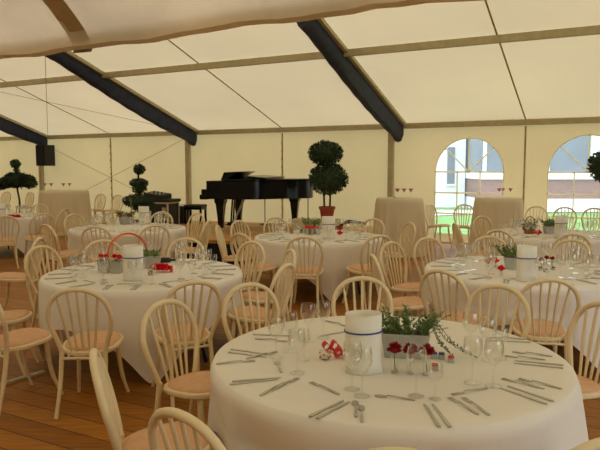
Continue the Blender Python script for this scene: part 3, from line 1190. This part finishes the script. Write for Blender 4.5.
def place(key, maker, loc, rz, label, group):
    """First call uses the prototype itself, later calls copy it."""
    if key not in PROTO:
        PROTO[key] = maker()
        o = PROTO[key]
        o.location = loc
        o.rotation_euler = (0, 0, rz)
        o['label'] = label
        o['group'] = group
        return o
    return dup(PROTO[key], loc, rz, label, group)


IZ = TZ + .0015
# front table, piece by piece: (kind, handle pixel, tip pixel, label)
FRONT = [
    ('knife', (228, 349), (271, 355), 'upper knife of the pair at the left rim of the front table'),
    ('knife', (226, 352), (268, 357.5), 'lower knife of the pair at the left rim of the front table'),
    ('fork', (217, 364), (254, 361), 'fork lying outermost at the left rim of the front table'),
    ('fork', (246, 359), (277, 352), 'fork behind the outermost fork at left rim of front table'),
    ('spoon', (282, 374), (276, 360), 'small spoon below the left glasses on the front table, pointing away'),
    ('knife', (227, 385), (280, 379), 'lower knife of the near left pair on the front table'),
    ('knife', (228, 382), (284, 377.5), 'upper knife of the near left pair on the front table'),
    ('fork', (254, 399), (291, 380), 'lower fork of the near left pair on the front table'),
    ('fork', (266, 393.5), (303, 376), 'upper fork of the near left pair on the front table'),
    ('fork', (338, 394), (312, 383), 'dessert fork lying alone left of the near goblets on front table'),
    ('knife', (307, 418), (345, 400), 'left knife of the near middle pair on the front table'),
    ('knife', (314, 420), (351, 401), 'right knife of the near middle pair on the front table'),
    ('spoon', (356, 420), (355, 398), 'left spoon of the pair below the near goblets, front table'),
    ('spoon', (362, 426), (361, 402), 'right spoon of the pair below the near goblets, front table'),
    ('spoon', (411, 400), (377, 396), 'dessert spoon lying alone between the near goblets on front table'),
    ('knife', (440, 428), (424, 404), 'left knife of the dark tipped pair on the front table'),
    ('knife', (450, 427), (433, 405), 'right knife of the dark tipped pair on the front table'),
    ('fork', (484, 418), (445, 395), 'left fork of the pair at the near right rim, front table'),
    ('fork', (496, 420), (458, 394), 'right fork of the pair at the near right rim, front table'),
    ('fork', (483, 389), (457, 394), 'dessert fork behind the near right pair of forks, front table'),
    ('knife', (549, 405), (500, 388), 'nearer knife of the pair at the right rim of front table'),
    ('knife', (555, 402), (507, 386), 'farther knife of the pair at the right rim of front table'),
    ('fork', (548, 390), (499, 378), 'nearer fork of the right rim, behind the knife pair'),
    ('fork', (566, 390), (515, 378), 'farther fork of the right rim, behind the knife pair'),
    ('knife', (567, 368.5), (511, 363), 'nearer knife at the far right rim of the front table'),
    ('knife', (566, 365.5), (513, 360.5), 'farther knife at the far right rim of the front table'),
    ('fork', (547, 360), (503, 356), 'nearer fork at the far right rim of the front table'),
    ('fork', (553, 356.5), (512, 352), 'farther fork at the far right rim of the front table'),
    ('knife', (524, 342), (497, 341), 'knife at the far rim right of the glass cluster, front table'),
    ('fork', (520, 339), (495, 338), 'fork at the far rim right of the glass cluster, front table'),
    ('knife', (253, 334.5), (290, 336), 'knife behind the left glasses at the far left rim of front table'),
    ('fork', (257, 339), (285, 341.5), 'fork between the left glasses at the far left rim of front table'),
    ('fork', (328, 321.5), (345, 326), 'fork at the far rim left of the paper tube'),
    ('knife', (323, 336), (345, 331.5), 'knife in front of the far fork, left of the paper tube'),
    ('knife', (440, 326), (420, 331), 'knife at the far rim right of the green planter sprigs'),
    ('fork', (447, 328), (428, 333), 'fork at the far rim right of the green planter sprigs'),
]
GRP = {'fork': 'forks on the front table', 'knife': 'knives on the front table', 'spoon': 'spoons on the front table'}
for kind, a, b, lab in FRONT:
    pa, pb = at(*a, IZ), at(*b, IZ)
    d = pb - pa
    L = {'fork': .197, 'knife': .228, 'spoon': .173}[kind]
    mid = (pa + pb) / 2
    place((kind, 'A'), lambda kind=kind: make_cutlery(kind, True), (mid.x, mid.y, IZ), math.atan2(d.y, d.x) - PI / 2, 'steel ' + lab if len(lab.split()) < 16 else lab, GRP[kind])
GL = [
    (276, 357, 'L', 'stemmed glass farthest left on the front table'),
    (290, 351, 'L', 'stemmed glass behind the leftmost one on the front table'),
    (297, 373, 'L', 'large goblet nearest the camera in the left cluster, front table'),
    (308, 341, 'L', 'glass at the far rim, left of the farthest glass, front table'),
    (323, 338, 'L', 'glass at the far rim just left of the paper tube'),
    (304, 360, 'S', 'small glass inside the left cluster on the front table'),
    (352, 389, 'L', 'large goblet before the paper tube, the left of two'),
    (362, 396, 'L', 'large goblet before the paper tube, the right of two'),
    (416, 396, 'L', 'goblet in front of the crimson carnations on the front table'),
    (435, 399, 'S', 'small glass right of the goblet before the carnations'),
    (472, 383, 'L', 'tall goblet left in the right hand cluster, front table'),
    (493, 386, 'L', 'goblet nearest the camera in the right hand cluster, front table'),
    (470, 352, 'L', 'glass farthest back in the right hand cluster, front table'),
    (487, 360, 'L', 'glass behind the nearest goblet of the right hand cluster'),
    (501, 359, 'S', 'small glass rightmost in the right hand cluster, front table'),
]
for u, v, kd, lab in GL:
    p = at(u, v, IZ)
    h, r = (.212, .043) if kd == 'L' else (.16, .033)
    place(('glass', 'A', kd), lambda h=h, r=r: make_glass(True, h, r), (p.x, p.y, IZ), 0, 'clear ' + lab, 'wine glasses on the front table')

# ------------------------------------------------------------------ centrepieces
def paper_tube(p, label, rz=0, flap=False, ht=.30):
    t = thing('paper_roll', label, 'paper roll', (p[0], p[1], IZ), rz, 'rolled paper menus on the tables')
    vs, fs = [], []
    N = 44
    for j, z in enumerate((0, .05, .15, .2, ht)):
        for k in range(N + 1):
            a = 2 * PI * k / N * 1.06
            r = .086 + .004 * k / N + (.012 * (1 - z / .05) if z < .05 and flap and k > N * .8 else 0) + .003 * math.sin(3 * a) * z
            vs.append((r * math.cos(a), r * .82 * math.sin(a), z))
    for j in range(4):
        for k in range(N):
            a = j * (N + 1) + k
            fs.append((a, a + 1, a + N + 2, a + N + 1))
    o = MB().add(vs, fs).build('paper', M['paper'], t, angle=70)
    md = o.modifiers.new('thickness', 'SOLIDIFY')
    md.thickness = .0015
    MB().lathe([(.0895, .193), (.0925, .194), (.0925, .2), (.0895, .201)], 44, (0, 0, 0), 1.01, .85).build('ribbon', M['blue'], t)
    return t


def sprigs(c, rx, ry, n, hh, ln, droop=0, seed=1, spread=.8):
    rn = random.Random(seed)
    st, lf = MB(), MB()
    for k in range(n):
        a = rn.uniform(0, 2 * PI)
        q = math.sqrt(rn.random())
        b = Vector((c[0] + rx * .85 * q * math.cos(a), c[1] + ry * .85 * q * math.sin(a), c[2]))
        d = Vector((math.cos(a) * spread * rn.uniform(.2, 1), math.sin(a) * spread * .7 * rn.uniform(.2, 1), 1))
        h = hh * rn.uniform(.55, 1.1)
        pts = [b + Vector((d.x * h * t * (.5 + .5 * t), d.y * h * t * (.5 + .5 * t), h * t - droop * h * t * t)) for t in (0, .35, .7, 1)]
        st.tube(pts, .0015, 4)
        for m in range(11):
            f = .25 + .75 * m / 10
            i = min(2, int(f * 3))
            p = pts[i].lerp(pts[i + 1], f * 3 - i)
            lf.leaf(p, Vector((rn.uniform(-1, 1), rn.uniform(-1, 1), rn.uniform(-.1, 1))), ln * rn.uniform(.7, 1.2), ln * .42)
    return st, lf


def planter(p, w, d, h, rz, label, leafmat='leaf', n=26, hh=.14, ln=.032, trail=False, seed=1, spread=.8):
    t = thing('planter', label, 'planter', (p[0], p[1], IZ), rz, 'grey planters on the tables')
    b = MB()
    a, e = .82, 1.0
    o = [(-w / 2, -d / 2), (w / 2, -d / 2), (w / 2, d / 2), (-w / 2, d / 2)]
    vs = [(x * a, y * a, 0) for x, y in o] + [(x, y, h) for x, y in o] + [(x * .93, y * .86, h) for x, y in o] + [(x * .9, y * .82, h * .75) for x, y in o]
    fs = [(3, 2, 1, 0)]
    for k in range(3):
        for i in range(4):
            j = (i + 1) % 4
            fs.append((k * 4 + i, k * 4 + j, (k + 1) * 4 + j, (k + 1) * 4 + i))
    fs.append((12, 13, 14, 15))
    b.add(vs, fs).build('trough', M['zinc'], t, smooth=False, bevel=.003)
    st, lf = sprigs((0, 0, h * .76), w / 2, d / 2, n, hh, ln, .15, seed, spread)
    if trail:
        rn = random.Random(3)
        for q, (dx, dy) in enumerate(((.12, .06), (.26, -.03), (.14, -.02), (.20, .07))):
            sx = math.copysign(w * .4, dx)
            pts = smooth_path([(sx, 0, h), (sx + dx * .25, dy * .1 + .02, h + .035), (sx + dx * .5, dy * .3 - .015, h * .75), (sx + dx * .72, dy * .8 + .02, h * .38), (sx + dx, dy, .012)], 5)
            st.tube(pts, .0016, 4)
            for m in range(2, len(pts)):
                for _ in range(2):
                    lf.leaf(pts[m], Vector((rn.uniform(-1, 1), rn.uniform(-1, 1), rn.uniform(0, 1))), ln * .8, ln * .36)
    st.build('stems', M[leafmat], t)
    lf.build('foliage', M[leafmat], t, smooth=False)
    return t


def bloom(mb, c, r, n=46, seed=2):
    rn = random.Random(seed)
    mb.ball(c, r * .6, 8, .8)
    for k in range(n):
        a = rn.uniform(0, 2 * PI)
        z = rn.uniform(-.15, 1)
        q = math.sqrt(max(0, 1 - z * z))
        d = Vector((q * math.cos(a), q * math.sin(a), z))
        mb.leaf(Vector(c) + d * r * .35, d, r * .75, r * .5)


def vase(p, h, r, label, group):
    t = tag(MB().lathe([(0, 0), (r, 0), (r, h), (r * .92, h), (r * .9, .008), (0, .008)], 20).build('bud_vase', M['glass'], angle=60), label, 'vase', group)
    t.location = (p[0], p[1], IZ)


def carnation(p, z0, h, r, label, group, mat='darkred', seed=2):
    t = thing('carnation', label, 'flower', (p[0], p[1], z0), 0, group)
    b = MB()
    bloom(b, (0, 0, h), r, 60, seed)
    b.build('bloom', M[mat], t, smooth=False)
    MB().tube([(.004, 0, .0), (0, .002, h * .5), (0, 0, h)], .0025, 6).build('stem', M['leaf'], t)


def gift(p, s, rz, mat, label, group):
    t = thing('gift_box', label, 'gift box', (p[0], p[1], IZ), rz, group)
    MB().box((0, 0, s * .35), (s, s * .9, s * .7)).build('box', M['paper'] if mat == 'glass' else M['zinc'], t, smooth=False, bevel=.002)
    MB().box((0, 0, s * .86), (s * .96, s * .86, s * .3)).build('lid', M[mat], t, smooth=False, bevel=.003)


def bow(p, label, s=.05, rz=0):
    t = thing('ribbon_bow', label, 'bow', (p[0], p[1], IZ), rz, 'red bows on the front table')
    b = MB()
    for q in (-1, 1):
        pts = smooth_path([(0, 0, s * .55), (q * s * .5, .3 * s, s * 1.15), (q * s * 1.0, .1 * s, s * .7), (q * s * .6, -.3 * s, s * .25), (0, 0, s * .55)], 5)
        n = len(pts)
        vs = [p_ + Vector((0, w * s * .38, w * s * .1)) for p_ in pts for w in (-1, 1)]
        b.add(vs, [(2 * i, 2 * i + 1, 2 * i + 3, 2 * i + 2) for i in range(n - 1)])
    b.build('loops', M['redpaper'], t).modifiers.new('thick', 'SOLIDIFY').thickness = .002
    MB().ball((0, 0, s * .55), s * .2, 8).build('knot', M['redpaper'], t)
    b = MB()
    b.tube(smooth_path([(0, 0, s * .5), (s * .2, -.3 * s, s * .2), (s * .35, -.8 * s, .004)], 4), .003, 6)
    b.build('tail', M['redpaper'], t)


# front table
p = at(364, 374, IZ)
paper_tube((p.x, p.y + .05), 'white rolled paper tube with blue ribbon on the front table', R(15), True, .28)
p = at(406, 361, IZ)
planter((p.x + .01, p.y + .09), .25, .12, .125, R(-10), 'long grey zinc planter of trailing sprigs on the front table', 'leaf', 75, .15, .024, True, 11, 1.0)
for u, v, nm in ((395, 374, 'left'), (411, 375, 'middle'), (427, 376, 'right')):
    p = at(u, v, IZ)
    p = Vector((p.x, p.y + .02, 0))
    vase(p, .085, .019, 'small clear bud vase, %s of three before the zinc planter' % nm, 'bud vases on the front table')
    carnation(p, IZ + .012, .10, .037, 'crimson carnation in the %s bud vase before the zinc planter' % nm, 'carnations on the front table', 'darkred', u)
for u, v, mt, lab in ((434, 358, 'bluepaper', 'blue lidded gift box, left of two beside the carnations'), (441.5, 358.5, 'bluepaper', 'blue lidded gift box, right of two beside the carnations'),
                      (451, 362, 'redpaper', 'red lidded gift box rightmost in the row, front table'), (435, 370, 'redpaper', 'red lidded gift box nearest the camera by the right carnation')):
    p = at(u, v, IZ)
    gift(p, .031, R(-10), mt, lab, 'small gift boxes on the front table')
p = at(325, 359, IZ)
t = thing('votive_cup', 'small clear cup with red dots beside the red bow, front table', 'candle cup', (p.x, p.y, IZ))
MB().lathe([(0, 0), (.026, 0), (.028, .045), (.025, .045), (.023, .006), (0, .006)], 20).build('cup', M['glass'], t, angle=50)
b = MB()
for k in range(7):
    a = 2 * PI * k / 7
    b.ball((.028 * math.cos(a), .028 * math.sin(a), .014 + .016 * (k % 2)), .005, 6)
b.build('dots', M['redpaper'], t)
MB().lathe([(0, .006), (.02, .006), (.02, .028), (0, .028)], 16).build('candle', M['candle'], t)
p = at(331, 352, IZ)
bow(p, 'red ribbon bow left of another, beside the rolled paper tube', .045, R(20))
p = at(342.5, 358, IZ)
bow(p, 'red ribbon bow touching the rolled paper tube on front table', .045, R(-15))

# orange hoop table
p = at(131.5, 281, IZ)
paper_tube((p.x, p.y + .06), 'white rolled paper tube under the orange hoop', R(-10))
p = at(103.5 + 9, 272, IZ)
planter((p.x - .075, p.y), .11, .11, .11, R(8), 'left square grey planter below the left foot of the orange hoop', 'leaf', 4, .04, .02, False, 5)
planter((p.x + .055, p.y - .04), .10, .10, .11, R(-6), 'grey planter touching the left side of the paper tube, orange hoop table', 'leaf', 4, .04, .02, False, 6)
for k, (dx, dy) in enumerate(((-.105, 0), (-.05, -.02), (.025, -.01), (.08, -.05))):
    carnation((p.x + dx, p.y + dy), IZ + .095, .05, .028, 'red carnation %s in the grey planters left of the hoop table tube' % ('leftmost', 'second from left', 'third from left', 'rightmost')[k], 'carnations under the orange hoop', 'red', 40 + k)
q = at(150, 269, IZ)
planter((q.x, q.y + .08), .17, .12, .12, R(6), 'grey planter with pale leaves right of the orange hoop table tube', 'lightleaf', 20, .10, .04, False, 8)
a0, a1 = at(107, 266, IZ), at(146.5, 262, IZ)
mid = (a0 + a1) / 2
t = thing('cane_hoop', 'orange cane hoop arching over the table decorations', 'hoop', (mid.x, mid.y + .03, IZ), math.atan2(a1.y - a0.y, a1.x - a0.x))
wv = (a1 - a0).length / 2
MB().tube([(wv * math.cos(PI * k / 24), 0, .09 + .215 * math.sin(PI * k / 24) if k not in (0, 24) else .0) for k in range(25)], .011, 8).build('arch', M['orange'], t, angle=80)
q = at(163.5, 272, IZ)
t = thing('flower_bunch', 'bright red bunch of blooms lying right of the paper tube', 'flowers', (q.x, q.y, IZ))
b = MB()
for k in range(7):
    bloom(b, (-.075 + .035 * (k % 4) + .01 * (k // 4), -.01 + .03 * (k // 4), .036), .044, 46, 90 + k)
b.build('blooms', M['red'], t, smooth=False)
MB().box((.075, 0, .03), (.018, .05, .06)).build('wrap', M['redpaper'], t, smooth=False, bevel=.004)
q = at(150.5, 275, IZ)
t = thing('votive_cup', 'small brownish candle cup before the right planter, orange hoop table', 'candle cup', (q.x, q.y, IZ))
MB().lathe([(0, 0), (.028, 0), (.03, .06), (.026, .06), (.024, .008), (0, .008)], 18).build('cup', M['glass'], t, angle=50)
MB().lathe([(0, .008), (.022, .008), (.022, .04), (0, .04)], 14).build('candle', M['wicker'], t)
q = at(167, 262.5, IZ)
t = thing('bottle', 'dark bottle lying on its side behind the red bunch', 'bottle', (q.x, q.y, IZ + .026), R(10))
b = MB().lathe([(0, -.1), (.024, -.1), (.026, -.095), (.026, .02), (.012, .05), (.010, .1), (0, .1)], 16)
b.v = [(z, y, x) for x, y, z in b.v]
b.build('body', M['matt'], t, angle=50)
b = MB().lathe([(.0115, .085), (.0125, .085), (.0125, .102), (0, .102)], 12)
b.v = [(z, y, x) for x, y, z in b.v]
b.build('cap', M['steel'], t)

# table before the cases
q = at(144, 224, IZ)
paper_tube((q.x, q.y), 'white rolled paper tube on the table before the equipment cases')
q = at(130, 224, IZ)
planter((q.x - .06, q.y), .24, .12, .12, 0, 'grey planter with red blooms on the table before equipment cases', 'leaf', 24, .13, .05, False, 21)
for k, dx in enumerate((-.07, .0, .07)):
    carnation((q.x - .06 + dx, q.y - .02), IZ + .1, .05, .035, 'red carnation, %s of three in planter before the equipment cases' % ('left', 'middle', 'right')[k], 'carnations on the equipment case table', 'red', 50 + k)
q = at(128.5, 223, IZ)
t = thing('stem_vase', 'tall thin vase with one green stem before the equipment cases', 'vase', (q.x - .02, q.y + .25, IZ))
MB().lathe([(0, 0), (.03, 0), (.025, .06), (.012, .12), (.014, .2), (.011, .2), (.01, .12), (0, .01)], 16).build('vase', M['glass'], t, angle=50)
b = MB().tube([(0, 0, .02), (.01, 0, .22), (0, 0, .4)], .006, 6)
for k in range(22):
    b.leaf(Vector((.003, 0, .2 + .009 * k)), Vector((random.uniform(-1, 1), random.uniform(-1, 1), .8)), .05, .02)
b.build('green_stem', M['leaf'], t, smooth=False)

# table before the piano
q = at(328.5, 239, IZ)
paper_tube((q.x, q.y + .06), 'white rolled paper tube on the table before the piano')
q = at(312, 234, IZ)
planter((q.x, q.y + .05), .26, .13, .10, R(4), 'grey planter under three red candles on the table before the piano', 'leaf', 14, .16, .05, False, 31)
for k, dx in enumerate((-.075, .0, .075)):
    t = thing('votive_candle', 'red glass candle, %s of three before the piano table planter' % ('left', 'middle', 'right')[k], 'candle', (q.x + dx, q.y - .08, IZ), 0, 'red candles on the piano table')
    MB().lathe([(0, 0), (.022, 0), (.024, .09), (0, .09)], 16).build('holder', M['zinc'], t, angle=50)
    MB().lathe([(.024, .09), (.03, .10), (.028, .13), (0, .13)], 14).build('wax', M['red'], t, angle=50)
q = at(337.5, 236, IZ)
t = thing('flower_bunch', 'red and dark blooms right of the tube on the piano table', 'flowers', (q.x + .03, q.y + .05, IZ))
b = MB()
bloom(b, (0, -.02, .035), .042, 50, 70)
b.build('front_bloom', M['red'], t, smooth=False)
b = MB()
bloom(b, (.01, .05, .10), .05, 50, 71)
b.tube([(.01, .05, 0), (.01, .05, .1)], .004, 6)
b.build('back_bloom', M['terra'], t, smooth=False)
q = at(349, 228, IZ)
t = thing('twig_spray', 'dry brown twigs on the table before the piano', 'twigs', (q.x, q.y + .1, IZ), R(-10))
b = MB()
for k in range(9):
    b.tube(smooth_path([(-.16, .01 * k - .04, .004 + .003 * k), (0, .02 * k - .09, .07 + .006 * k), (random.uniform(.12, .3), .03 * k - .12, random.uniform(.01, .1))], 4), .004, 5)
b.build('twigs', M['bark'], t)
q = at(291.5, 233.5, IZ)
gift((q.x, q.y), .05, .3, 'redpaper', 'red lidded gift box left of the planter, table before piano', 'gift boxes on the piano table')
q = at(301, 233, IZ)
gift((q.x, q.y), .05, .1, 'bluepaper', 'blue lidded gift box left of the planter, table before piano', 'gift boxes on the piano table')

# middle right table
q = at(528.5, 281.5, IZ)
paper_tube((q.x, q.y + .06), 'white rolled paper tube with blue ribbon on the middle right table', R(20))
q = at(512, 271, IZ)
planter((q.x + .06, q.y + .14), .18, .12, .11, R(-15), 'grey planter of spiky greenery left of the middle right tube', 'leaf', 42, .16, .035, False, 41, 1.0)
for k, (u, v) in enumerate(((488, 269), (495.5, 268), (501, 276.5))):
    q = at(u, v, IZ)
    t = thing('rose', 'red rose in a small glass, %s of three on middle right table' % ('left', 'middle', 'right')[k], 'flower', (q.x, q.y, IZ), 0, 'roses on the middle right table')
    MB().lathe([(0, 0), (.02, 0), (.02, .05), (.017, .05), (.017, .006), (0, .006)], 16).build('glass', M['glass'], t, angle=50)
    b = MB()
    bloom(b, (0, 0, .068), .036, 50, 60 + k)
    b.build('bloom', M['red'], t, smooth=False)
    MB().tube([(0, 0, .008), (0, 0, .07)], .003, 6).build('stem', M['leaf'], t)
for k, (u, v, mt) in enumerate(((541, 267, 'darkred'), (546.5, 265, 'darkred'), (552, 266, 'darkred'))):
    q = at(u, v, IZ)
    carnation((q.x, q.y), IZ, .07, .026, 'small crimson carnation, %s of three right of the middle right tube' % ('left', 'middle', 'right')[k], 'carnations on the middle right table', mt, 80 + k)
for k, (u, v) in enumerate(((540.5, 270), (545.5, 272), (553, 270))):
    q = at(u, v, IZ)
    gift((q.x, q.y), .032, .3 * k, 'matt', 'tiny dark lidded box, %s of three right of the middle right tube' % ('left', 'middle', 'right')[k], 'dark boxes on the middle right table')

# window table
q = at(563, 238, IZ)
paper_tube((q.x, q.y + .08), 'white rolled paper tube on the table by the windows', R(10))
q = at(531.5, 234, IZ)
t = thing('flower_basket', 'small brown handled wicker basket on the table by the windows', 'basket', (q.x, q.y + .08, IZ))
MB().lathe([(0, 0), (.07, 0), (.09, .07), (.085, .075), (.066, .01), (0, .01)], 22).build('bowl', M['wicker'], t, angle=60)
MB().tube([(.085 * math.cos(PI * k / 20), 0, .06 + .19 * math.sin(PI * k / 20)) for k in range(21)], .007, 6).build('handle', M['wicker'], t, angle=80)
st, lf = sprigs((0, 0, .04), .07, .06, 16, .15, .05, .1, 9)
lf.build('foliage', M['lightleaf'], t, smooth=False)
for k, (u, v, r) in enumerate(((524.5, 232, .04), (537.5, 236, .05))):
    q = at(u, v, IZ)
    carnation((q.x, q.y - .02), IZ, .045, r, 'red bloom lying %s the handled basket on the window table' % ('left of', 'right of')[k], 'blooms on the window table', 'red', 33 + k)
q = at(549, 234.5, IZ)
planter((q.x + .06, q.y + .12), .18, .12, .11, 0, 'grey planter with pale greenery between basket and tube', 'lightleaf', 30, .14, .05, False, 51)

# far left table
q = at(-1.5, 220, IZ)
paper_tube((q.x, q.y + .1), 'white rolled paper tube on the far left table at picture edge')
q = at(12.5, 219, IZ)
t = thing('flower_bunch', 'bright red blooms lying on the far left round table', 'flowers', (q.x, q.y + .06, IZ))
b = MB()
for k in range(5):
    bloom(b, (-.09 + .045 * k, .02 * (k % 2), .04), .045, 36, 120 + k)
b.build('blooms', M['red'], t, smooth=False)


# other tables: ten places each, laid with two knives, two forks, a spoon and three glasses
TN = {'B': 'on the table with the orange hoop', 'C': 'on the table before the equipment cases', 'D': 'on the table before the piano', 'E': 'on the middle right table', 'F': 'on the table by the windows', 'G': 'on the far left table'}
rnd = random.Random(5)
OCC = []
for o in list(COL.objects):
    if o.parent is None and 'category' in o and abs(o.location.z - IZ) < .12 and o['category'] not in ('glass', 'fork', 'knife', 'spoon', 'tablecloth', 'table'):
        nm = o.name.split('.')[0]
        if nm == 'planter':
            for q in (-.07, .07):
                OCC.append((o.location.x + q, o.location.y, .085))
        elif nm == 'cane_hoop':
            for q in (-wv, wv):
                OCC.append((o.location.x + q * math.cos(o.rotation_euler.z), o.location.y + q * math.sin(o.rotation_euler.z), .03))
        else:
            OCC.append((o.location.x, o.location.y, {'paper_roll': .1, 'flower_bunch': .12, 'twig_spray': .1, 'flower_basket': .1, 'bottle': .1}.get(nm, .045)))


def free(x, y, r):
    return all((x - a) ** 2 + (y - b) ** 2 > (r + c) ** 2 for a, b, c in OCC)


PH = {'B': -90, 'C': -110, 'D': -98, 'E': -110, 'F': -110, 'G': -60}
for k, where in TN.items():
    cx, cy = TB[k]
    for i in range(10):
        th = R(PH[k] + 36 * i)
        er = Vector((math.cos(th), math.sin(th), 0))
        et = Vector((-er.y, er.x, 0))           # sitter's right when facing the centre is -et... laid symmetrically
        rz = math.atan2(-er.y, -er.x) - PI / 2

        def put(kind, rad, tan, turn=0):
            p = Vector((cx, cy, IZ)) + er * rad + et * tan
            j = rnd.uniform(-.09, .09)
            place((kind, 'far'), lambda: make_cutlery(kind, False), p, rz + turn + j, 'steel table %s lying %s' % (kind, where), '%s %s' % ({'knife': 'knives', 'fork': 'forks', 'spoon': 'spoons'}[kind], where))
        put('knife', .745, .10)
        put('knife', .74, .128)
        put('fork', .745, -.10)
        put('fork', .74, -.13)
        put('spoon', .60, 0, PI / 2)
        for rad, tan, h, r in ((.55, .13, .212, .042), (.49, .05, .205, .040), (.60, .20, .165, .033)):
            p = Vector((cx, cy, IZ)) + er * (rad + rnd.uniform(-.02, .02)) + et * (tan + rnd.uniform(-.02, .02))
            for _ in range(12):
                if free(p.x, p.y, r + .006):
                    break
                p += er * .035
            OCC.append((p.x, p.y, r))
            place(('glass', 'far', h), lambda h=h, r=r: make_glass(False, h, r), p, 0, 'clear stemmed glass standing ' + where, 'glasses ' + where)



# drinks on the tall tables
def drink(p, label, group):
    t = thing('cocktail_glass', label, 'glass', (p.x, p.y, 1.1225), 0, group)
    MB().lathe([(0, 0), (.035, 0), (.034, .004), (.005, .008), (.004, .1), (.01, .11)], 16).build('stem', M['glass'], t, angle=70)
    MB().lathe([(.008, .108), (.058, .19), (.056, .19), (.006, .112)], 20).build('bowl', M['glass'], t, angle=70)
    MB().lathe([(.0, .113), (.054, .187), (0, .187)], 20).build('drink', M['redwine'], t, angle=50)


t1, t2, t3 = TALL[0][0], TALL[1][0], TALL[2][0]
for k, (dx, dy) in enumerate(((-.06, -.12), (.07, -.1), (.20, -.12))):
    drink(t1 + Vector((dx, dy, 0)), 'stemmed glass of red drink, %s of three beside white taper candle' % ('left', 'middle', 'right')[k], 'red drinks left of the windows')
for k, (dx, dy) in enumerate(((-.01, -.08), (.10, .05), (.22, -.05))):
    drink(t2 + Vector((dx, dy, 0)), 'stemmed glass of red drink, %s of three between the windows' % ('left', 'middle', 'right')[k], 'red drinks between the windows')
for k, (dx, dy) in enumerate(((-.45, -.1), (-.31, -.05), (.02, -.1), (.16, -.05))):
    drink(t3 + Vector((dx, dy, 0)), 'stemmed glass of red drink, %s on the tall far left table' % ('leftmost', 'second from left', 'third from left', 'rightmost')[k], 'red drinks on the far left tall table')
t = thing('taper_candle', 'thin white taper candle on the tall table left of windows', 'candle', (t1.x - .1, t1.y - .05, 1.1225))
MB().lathe([(0, 0), (.04, 0), (.04, .008), (.015, .02), (.013, .03), (0, .03)], 16).build('holder', M['zinc'], t, angle=50)
MB().lathe([(.011, .03), (.009, .27), (0, .275)], 12).build('wax', M['candle'], t, angle=50)

# metal strip on the floor at left
a, b = at(-4, 386, .012), at(44, 371.5, .012)
tag(MB().beam(a, b, .045, .02).build('floor_strip', M['alu'], smooth=False), 'grey metal strip lying on the floor boards under the left chairs', 'metal strip')

# ------------------------------------------------------------------ outside
gm = MB().add([(-60, -40, -.16), (80, -40, -.16), (80, 90, -.16), (-60, 90, -.16)], [(0, 1, 2, 3)])
o = gm.build('lawn', M['grass'], smooth=False)
struct(o)
pv = MB()
pv.add([(4.0, 23.2, -.13), (9.4, 25.6, -.13), (16, 25.6, -.13), (16, 26.2, -.13), (4.0, 27, -.13)], [(0, 1, 2, 3, 4)])
struct(pv.build('path', M['paving'], smooth=False))
t = thing('white_building', 'white rendered building seen through the left arched window', 'building', (6.4, 29, -.16))
MB().box((-.9, 2, 4), (4.4, 4, 8)).build('wall', M['render'], t, smooth=False)
f = MB().box((.62, -.03, 1.95), (.34, .08, 1.7)).build('window', M['dark_glass'], t, smooth=False)
MB().box((.62, -.06, 1.05), (.5, .12, .08)).build('sill', M['render'], f, smooth=False)
t = thing('brick_building', 'low brick building with glass strip seen through the right window', 'building', (12.5, 26.6, -.16))
MB().box((0, 2, .26), (9.4, 4, .52)).build('base_course', M['render'], t, smooth=False)
MB().box((0, 2.02, .94), (9.4, 4, .84)).build('brick_wall', M['brick'], t, smooth=False)
MB().box((0, 1.95, 1.51), (9.5, 4.1, .3)).build('ledge', M['render'], t, smooth=False)
MB().box((0, 2.1, 2.76), (9.4, 3.9, 2.2)).build('glass_strip', M['dark_glass'], t, smooth=False)
for x in (-4.6, -3.2, -1.9, .1, 1.9, 3.6):
    MB().box((x, .07, 2.76), (.12 if x < 0 else .34, .16, 2.2)).build('column', M['render'], t, smooth=False)
MB().box((0, 2, 4.4), (9.6, 4.3, 1.1)).build('roof_edge', M['render'], t, smooth=False)

# ------------------------------------------------------------------ light
w = bpy.data.worlds.new('overcast_sky')
SC.world = w
w.use_nodes = True
nt = w.node_tree
nt.nodes.clear()
out = nt.nodes.new('ShaderNodeOutputWorld')
bg = nt.nodes.new('ShaderNodeBackground')
tc = nt.nodes.new('ShaderNodeTexCoord')
sp = nt.nodes.new('ShaderNodeSeparateXYZ')
nt.links.new(tc.outputs['Generated'], sp.inputs[0])
rp = nt.nodes.new('ShaderNodeValToRGB')
rp.color_ramp.elements[0].position = 0
rp.color_ramp.elements[0].color = (.80, .86, .95, 1)
rp.color_ramp.elements[1].position = 1
rp.color_ramp.elements[1].color = (.95, .98, 1, 1)
nt.links.new(sp.outputs['Z'], rp.inputs['Fac'])
nt.links.new(rp.outputs['Color'], bg.inputs['Color'])
bg.inputs['Strength'].default_value = 3.2
nt.links.new(bg.outputs[0], out.inputs[0])

SC.view_settings.view_transform = 'Standard'
SC.view_settings.look = 'None'
SC.view_settings.gamma = 1
SC.view_settings.exposure = 0.17
SC.cycles.max_bounces = 10
SC.cycles.diffuse_bounces = 6
SC.cycles.transparent_max_bounces = 24
SC.cycles.transmission_bounces = 8
SC.cycles.caustics_reflective = False
SC.cycles.caustics_refractive = False
SC.cycles.sample_clamp_indirect = 6
